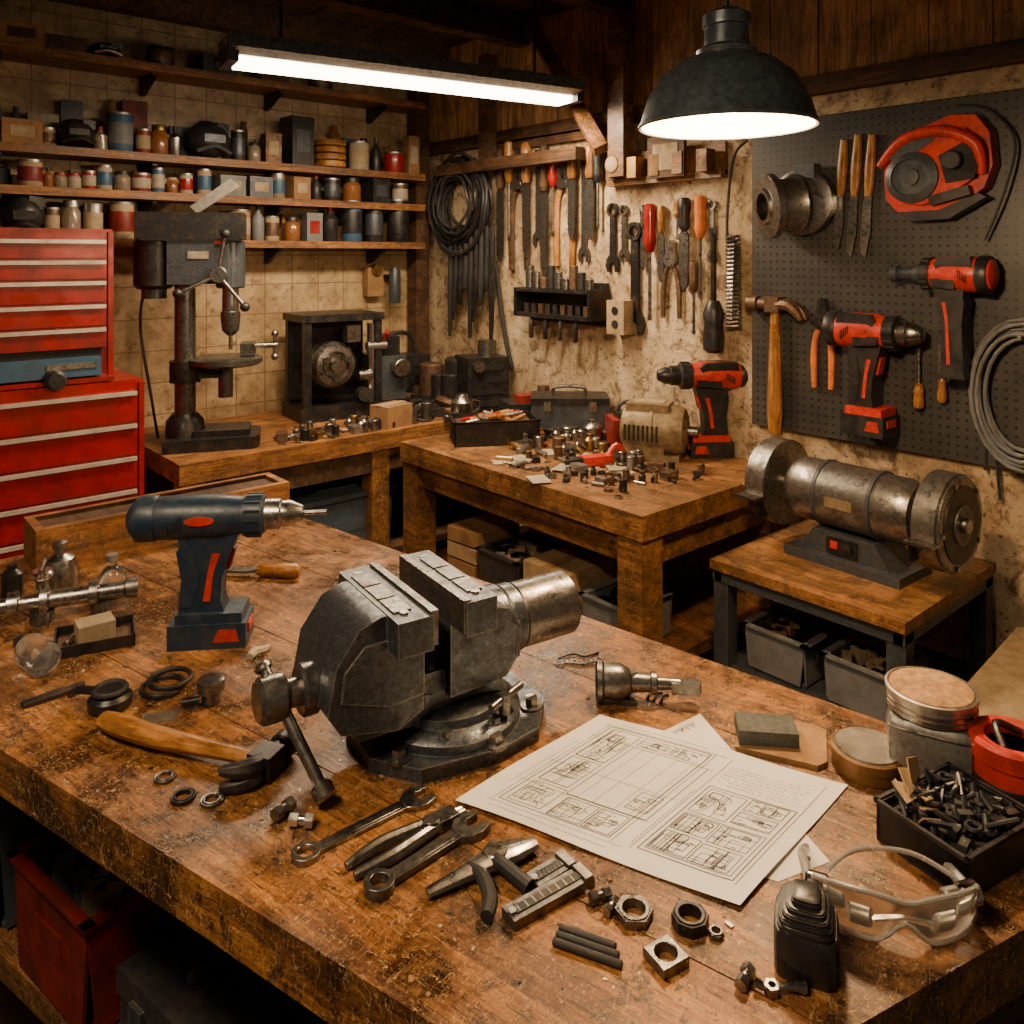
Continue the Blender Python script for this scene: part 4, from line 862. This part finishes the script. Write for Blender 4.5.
# ---------------- pegboard
b=B(); b.box((2.8,1.04,1.575),(.02,1.5,1.16),pegmat()); b.done('pegboard')
PX=2.785
MW=Matrix(((0,0,-1,0),(-1,0,0,0),(0,1,0,0),(0,0,0,1)))
def hang(b,name,px,py,rot=-90,x=PX,bev=0):
    p=WX(px,py,x); return b.done(name,Mw=T(*p)@MW@RZ(math.radians(rot)),bev=bev)
def HL(px,y0,y1,x=PX): return (y1-y0)*vsx(px,x)
def hook(b): b.cyl((.0,0,-.004),(.0,0,.03),.003,steel,seg=8)
b=B(); t_hammer(b,HL(778,302,430),W_H,rust,hw=.21,k=1.8); hook(b); hang(b,'claw_hammer',779,304)
for px,y0,y1 in((846,140,250),(860,135,258),(874,135,258)):
    b=B(); L=HL(px,y0,y1); b.tube([(0,0,.012),(L*.3,0,.013),(L*.5,0,.012)],[.014,.019,.013],W_H,sm=4,flat=.7)
    b.prism([(L*.48,-.013),(L*.8,-.018),(L*.96,-.012),(L,.004),(L*.8,.016),(L*.48,.012)],.004,steel,T(0,0,.012)); hook(b); hang(b,'carving_knife',px,y0,-94)
b=B(); t_pliers(b,HL(824,296,386),blkm,orange,sp=.02,t=.02); hook(b); hang(b,'pliers',824,298)
b=B(); t_driver(b,HL(921,345,405),W_H,steel,.017); hang(b,'screwdriver',921,408,90)
b=B(); t_file(b,HL(944,335,402),W_H,steel,.014); hang(b,'chisel',944,402,90)
p=WX(876,430,PX); drill(red,red,blk,steel,HL(872,312,430)/.265,bit=False,hc=blk,sx=.70,strip=True).done('cordless_drill',(PX-.07,p.y,p.z),-pi/2)
p=WX(962,376,PX); drill(red,red,blk,gun,HL(960,256,376)/.265,bit=False,bat=False,slim=True,hc=blk,sx=.62,strip=True).done('impact_wrench',(PX-.06,p.y,p.z),math.radians(90))
b=B(); b.lathe([(.05,-.0),(.115,.0),(.12,.01),(.12,.05),(.09,.06)],ironl,T(.05,.01,0),36)
M=T(0,-.0,.09)@RYm(math.radians(-35))@RXm(.1)
b.shell([(.105,-.06),(.11,-.05),(.095,-.02),(.095,.03),(.118,.035),(.118,.06),(.085,.065)],gst,M,36,t=.02); b.shell([(.078,-.05),(.08,.05),(.062,.075)],steel,M,32,t=.012); b.lathe([(.07,-.03),(0,-.03)],dark,M)
b.box((.07,.12,.04),(.08,.05,.05),gun,bev=.01)
hang(b,'pipe_coupling',795,206,0)
b=B()
o=[(-.175,-.05),(-.16,.04),(-.11,.105),(-.02,.14),(.08,.15),(.15,.125),(.175,.06),(.16,-.04),(.12,-.10),(.03,-.135),(-.07,-.145),(-.14,-.115)]
b.prism(o,.06,red,T(0,0,.035),bev=.02,seg=4)
b.prism([(x*.8,y*.72) for x,y in o],.04,red,T(0,0,.075),bev=.015,seg=3)
b.lathe([(.085,.09),(.082,.105),(.06,.115),(.055,.108),(.03,.108),(.028,.118),(0,.12)],gun,T(-.065,-.01,0),32)
b.tube([(-.16,.06,.08),(-.06,.115,.10),(.06,.10,.11),(.14,.03,.10),(.13,-.06,.08)],[.014,.017,.018,.017,.014],red,sm=6,seg=12)
b.prism([(.0,.03),(.09,.05),(.12,-.01),(.08,-.07),(.0,-.06)],.03,dark,T(.03,0,.085),bev=.008)
b.cyl((.07,0,.09),(.07,0,.13),.03,blk,ch=.004); b.box((.03,-.10,.09),(.12,.03,.03),blk,bev=.008)
b.prism([(-.12,.07),(-.02,.12),(.06,.115),(.02,.08),(-.08,.05)],.02,gun,T(0,0,.092),bev=.005)
b.prism([(-.15,-.1),(-.02,-.13),(.1,-.11),(.12,-.13),(0,-.165),(-.12,-.14)],.05,blk,T(0,0,.045),bev=.01)
hang(b,'circular_power_saw',944,170,14)
b=B()
for k in range(9): b.tube([((.115+.006*k)*math.cos(t*pi/12)*.9+.006*math.sin(k*2),(.17+.007*k)*math.sin(t*pi/12)+.005*math.cos(k*3),.02+.009*(k%4)) for t in range(24)],.0065,grey,seg=7,closed=True)
b.cyl((0,.18,0),(0,.18,.06),.006,steel); hang(b,'cable_coil',1026,395,0)
b=B(); b.tube([WX(985,240,2.76),WX(1005,190,2.75),WX(1015,140,2.76),WX(990,110,2.775),WX(960,105,2.775)],.004,rubber,sm=6,seg=6); b.done('power_cord')
# ---------------- right wall tools
WXR=2.815
def hw(fn,name,px,y0,y1,*a,rot=-90,**k):
    b=B(); fn(b,HL(px,y0,y1,WXR),*a,**k); b.cyl((0.005,0,-.003),(0.005,0,.03),.004,steel,seg=8); return hang(b,name,px,y0 if rot<0 else y1,rot,x=WXR)
b=B(); a=WX(498,140,WXR-.015);c=WX(604,140,WXR-.015); b.box(((a+c)/2),( .03,abs(a.y-c.y),.05),W_D,bev=.003); b.done('tool_rail')
cols=[W_D,W_H,blk,W_H,rust,W_D,redp,blk,W_H]
for i,(px,y0,y1) in enumerate([(504,150,262),(513,142,240),(521,148,270),(530,143,258),(539,150,246),(548,146,276),(557,152,236),(566,148,266),(576,146,240),(585,150,262),(594,145,240),(602,150,228)]):
    f=[t_file,t_driver,t_pliers,t_file,t_wrench][i%5]
    if f is t_wrench: hw(t_wrench,'wrench',px,y0,y1,ironl,w=.032,t=.012)
    elif f is t_file: hw(t_file,'chisel',px,y0,y1,cols[i%9],ironl,w=.027)
    elif f is t_pliers: hw(t_pliers,'pliers',px,y0,y1,ironl,cols[(i+3)%9],sp=.0,t=.025)
    else: hw(t_driver,'screwdriver',px,y0,y1,cols[i%9],ironl,r=.028)
hw(t_wrench,'wrench',614,203,272,blkm,w=.034,t=.014)
hw(t_wrench,'wrench',625,205,262,ironl,w=.026,t=.012)
hw(t_wrench,'ratchet_wrench',637,222,334,blkm,w=.044,t=.022)
hw(t_driver,'screwdriver',654,204,320,redp,steel,r=.028)
hw(t_file,'file',645,205,270,ironl,ironl,w=.014)
hw(t_file,'file',664,206,282,W_H,ironl,w=.018)
hw(t_pliers,'pliers',673,240,318,steel,rust,sp=.10,t=.026)
hw(t_driver,'screwdriver',680,202,240,W_H,steel,r=.018)
hw(t_file,'file',688,198,290,blk,ironl,w=.026)
hw(t_driver,'screwdriver',697,262,334,rust,steel,r=.022)
hw(t_driver,'screwdriver',704,196,298,orange,steel,r=.026)
hw(t_wrench,'wrench',713,200,262,steel,w=.022,t=.012)
hw(t_driver,'screwdriver',720,228,352,blk,blkm,r=.044,rot=90)
b=B(); L=HL(736,238,330,WXR); b.tube([(L*i/160,.026*math.cos(i*.9),.03+.026*math.sin(i*.9)) for i in range(161)],.0055,steel,seg=6); b.cyl((0,0,-.003),(0,0,.06),.004,steel); hang(b,'coil_spring',738,236,-90,x=WXR)
a=WX(614,190,WXR);c=WX(728,190,WXR); cy=(a.y+c.y)/2;ly=abs(a.y-c.y)
b=B(); b.box((2.79,cy,1.975),(.05,ly,.03),W_M,bev=.003); b.box((2.805,cy,2.04),(.02,ly,.13),W_M,bev=.003)
for i in range(5): b.box((2.75,cy-ly*.4+i*ly*.2,2.03),(.06,.05,.09),[rust,W_M,card,brass,rust][i],bev=.004)
b.box((2.735,cy-.06,2.06),(.02,.19,.17),W_D,bev=.003); b.box((2.724,cy-.06,2.06),(.004,.13,.11),cream); b.cyl((2.74,cy+.22,2.05),(2.70,cy+.22,2.05),.04,brass,ch=.004); b.cyl((2.70,cy+.22,2.05),(2.699,cy+.22,2.05),.032,cream)
b.done('tool_rack')
a=WX(536,312,WXR);c=WX(610,312,WXR);cy=(a.y+c.y)/2;ly=abs(a.y-c.y)
b=B(); b.box((2.74,cy,1.36),(.14,ly,.02),blkm); b.box((2.74,cy,1.48),(.14,ly,.015),blkm); b.box((2.805,cy,1.42),(.01,ly,.2),blkm)
for s in(-1,1): b.box((2.74,cy+s*ly/2,1.42),(.14,.012,.14),blkm)
for i in range(9): b.cyl((2.72,cy-ly*.42+i*ly*.1,1.488),(2.72,cy-ly*.42+i*ly*.1,1.50+.04+.03*(i%3)),.022,[ironl,blk,rust,steel][i%4],seg=12,ch=.003); b.box((2.72,cy-ly*.42+i*ly*.1,1.39),(.05,.03,.05),[rust,blk,ironl][i%3],bev=.003)
for i in range(4): b.tube([(2.70,cy-ly*.3+i*ly*.2,1.35),(2.69,cy-ly*.3+i*ly*.2,1.30),(2.70,cy-ly*.28+i*ly*.2,1.25)],.012,[blk,ironl][i%2],sm=3)
b.done('parts_rack')
b=B(); b.box((0,0,.0),(.08,.10,.15),cream,bev=.006)
for s in(-1,1): b.cyl((-.041,s*.0,.03*s),(-.044,0,.03*s),.018,blk)
p=WX(621,317,2.77); b.done('socket_box',p)
b=B()
for k in range(22):
    rr=.13+.13*((k*7)%22)/22
    b.tube([((rr)*math.cos(t*pi/12)+.02*math.sin(k*2.3),(rr*1.08)*math.sin(t*pi/12)+.02*math.cos(k*1.7),.03+.018*(k%5)+.01*math.sin(t+k)) for t in range(24)],.009,[rubber,blk,blkm,dkp][k%4],seg=7,closed=True)
b.cyl((0,.22,0),(0,.22,.14),.012,steel); hang(b,'hose_coil',468,205,0,x=WXR)
b=B()
for k in range(9): b.tube([(2.75,3.68-.045*k,1.80),(2.73,3.66-.045*k,1.5),(2.74,3.68-.045*k+.02*(k%2),1.20+.09*(k%4))],[.012,.018,.010],[rubber,blk,blkm][k%3],sm=4)
b.done('hanging_cables')
b=B(); b.tube([WX(490,258,2.79),WX(496,270,2.79),WX(504,330,2.79),WX(512,370,2.79)],.012,rubber,sm=6); b.done('power_cord')
b=B(); b.tube([WX(748,140,2.79),WX(733,160,2.78),WX(727,230,2.78),WX(735,260,2.79)],.006,rubber,sm=6); b.done('power_cord')
b=B(); b.tube([WX(985,470,2.79),WX(990,400,2.79),WX(1000,500,2.79)],.005,rubber,sm=6); b.done('power_cord')
# ---------------- lamps
tubeE=emis('fluorescent_glow',(1,.84,.62),16)
b=B(); 
b.box((0,0,.035),(1.5,.20,.05),lampm,bev=.008)
b.prism([(-.10,.012),(.10,.012),(.07,-.012),(-.07,-.012)],1.46,alu,RZ(pi/2)@MXZ)
b.box((0,0,-.022),(1.42,.115,.036),tubeE,bev=.012,seg=3)
for s in(-1,1): b.box((s*.735,0,-.008),(.035,.17,.06),gun,bev=.006); b.cyl((s*.55,0,.06),(s*.55,0,CZ-2.36),.005,blkm)
b.done('fill_fixture',(1.87,2.72,2.36),math.radians(-10))
p=Vector((1.40,.956,1.905))
b=B()
b.shell([(.172,0),(.174,.004),(.168,.02),(.158,.055),(.132,.10),(.093,.130),(.055,.146),(.045,.150)],lampm,seg=56,t=.002)
ins=mat('enamel_inside',(.75,.66,.52),.5,0,.1,20,0,(.5,.4,.3),.1)
b.shell([(.169,.001),(.165,.02),(.155,.055),(.129,.098),(.090,.127),(.045,.143)],ins,seg=56,t=.001)
b.tor((0,0,.002),.173,.003,lampm,seg=56)
b.lathe([(.058,.144),(.06,.153),(.045,.163),(.043,.198),(.048,.201),(.048,.223),(.03,.233),(.012,.24)],lampm,seg=36)
b.cyl((0,0,.235),(0,0,CZ-1.905),.005,blk)
bulb=emis('bulb_glow',(1,.72,.38),45); b.sph((0,0,.055),(.034,.034,.042),bulb); b.cyl((0,0,.09),(0,0,.145),.016,brass)
b.done('pendant_lamp',p)
def light(name,kind,loc,power,col,size=.1,sy=None,rot=(0,0,0)):
    l=bpy.data.lights.new(name,kind); l.energy=power; l.color=col
    if kind=='AREA': l.shape='RECTANGLE'; l.size=size; l.size_y=sy or size
    else: l.shadow_soft_size=size
    o=bpy.data.objects.new(name,l); o.location=loc; o.rotation_euler=rot; bpy.context.scene.collection.objects.link(o); return o
light('pendant_bulb_light','POINT',(p.x,p.y,p.z-.01),58,(1,.68,.37),.05)
light('fluorescent_tube_light','AREA',(1.87,2.72,2.30),54,(1,.74,.47),1.4,.12,(0,0,math.radians(-10)))
# added fill light, out of view, brightens bench and the shelf under it
b=B(); b.box((0,0,.03),(1.0,.2,.05),white,bev=.008); b.box((0,0,-.004),(.92,.14,.02),emis('fill_panel_glow',(1,.80,.55),4),bev=.006)
for s in(-1,1): b.cyl((s*.4,0,.05),(s*.4,0,CZ-2.45),.005,blkm)
b.done('fill_fixture',(-.30,.75,2.45),math.radians(80))  # made-up fixture housing around the added fill light
light('fill_area_light','AREA',(-.30,.75,2.42),36,(1,.74,.46),.9,.15,(0,0,math.radians(80)))
w=bpy.data.worlds.new('World'); bpy.context.scene.world=w; w.use_nodes=True
w.node_tree.nodes['Background'].inputs[0].default_value=(1,.78,.55,1); w.node_tree.nodes['Background'].inputs[1].default_value=.09
cam=bpy.data.cameras.new('Camera'); cam.lens=36*FP/1024; cam.sensor_width=36; cam.shift_y=-(512-HOR)/1024; cam.clip_start=.05
co=bpy.data.objects.new('Camera',cam); co.location=(0,0,CH); co.rotation_euler=(pi/2,0,-TH); bpy.context.scene.collection.objects.link(co); bpy.context.scene.camera=co
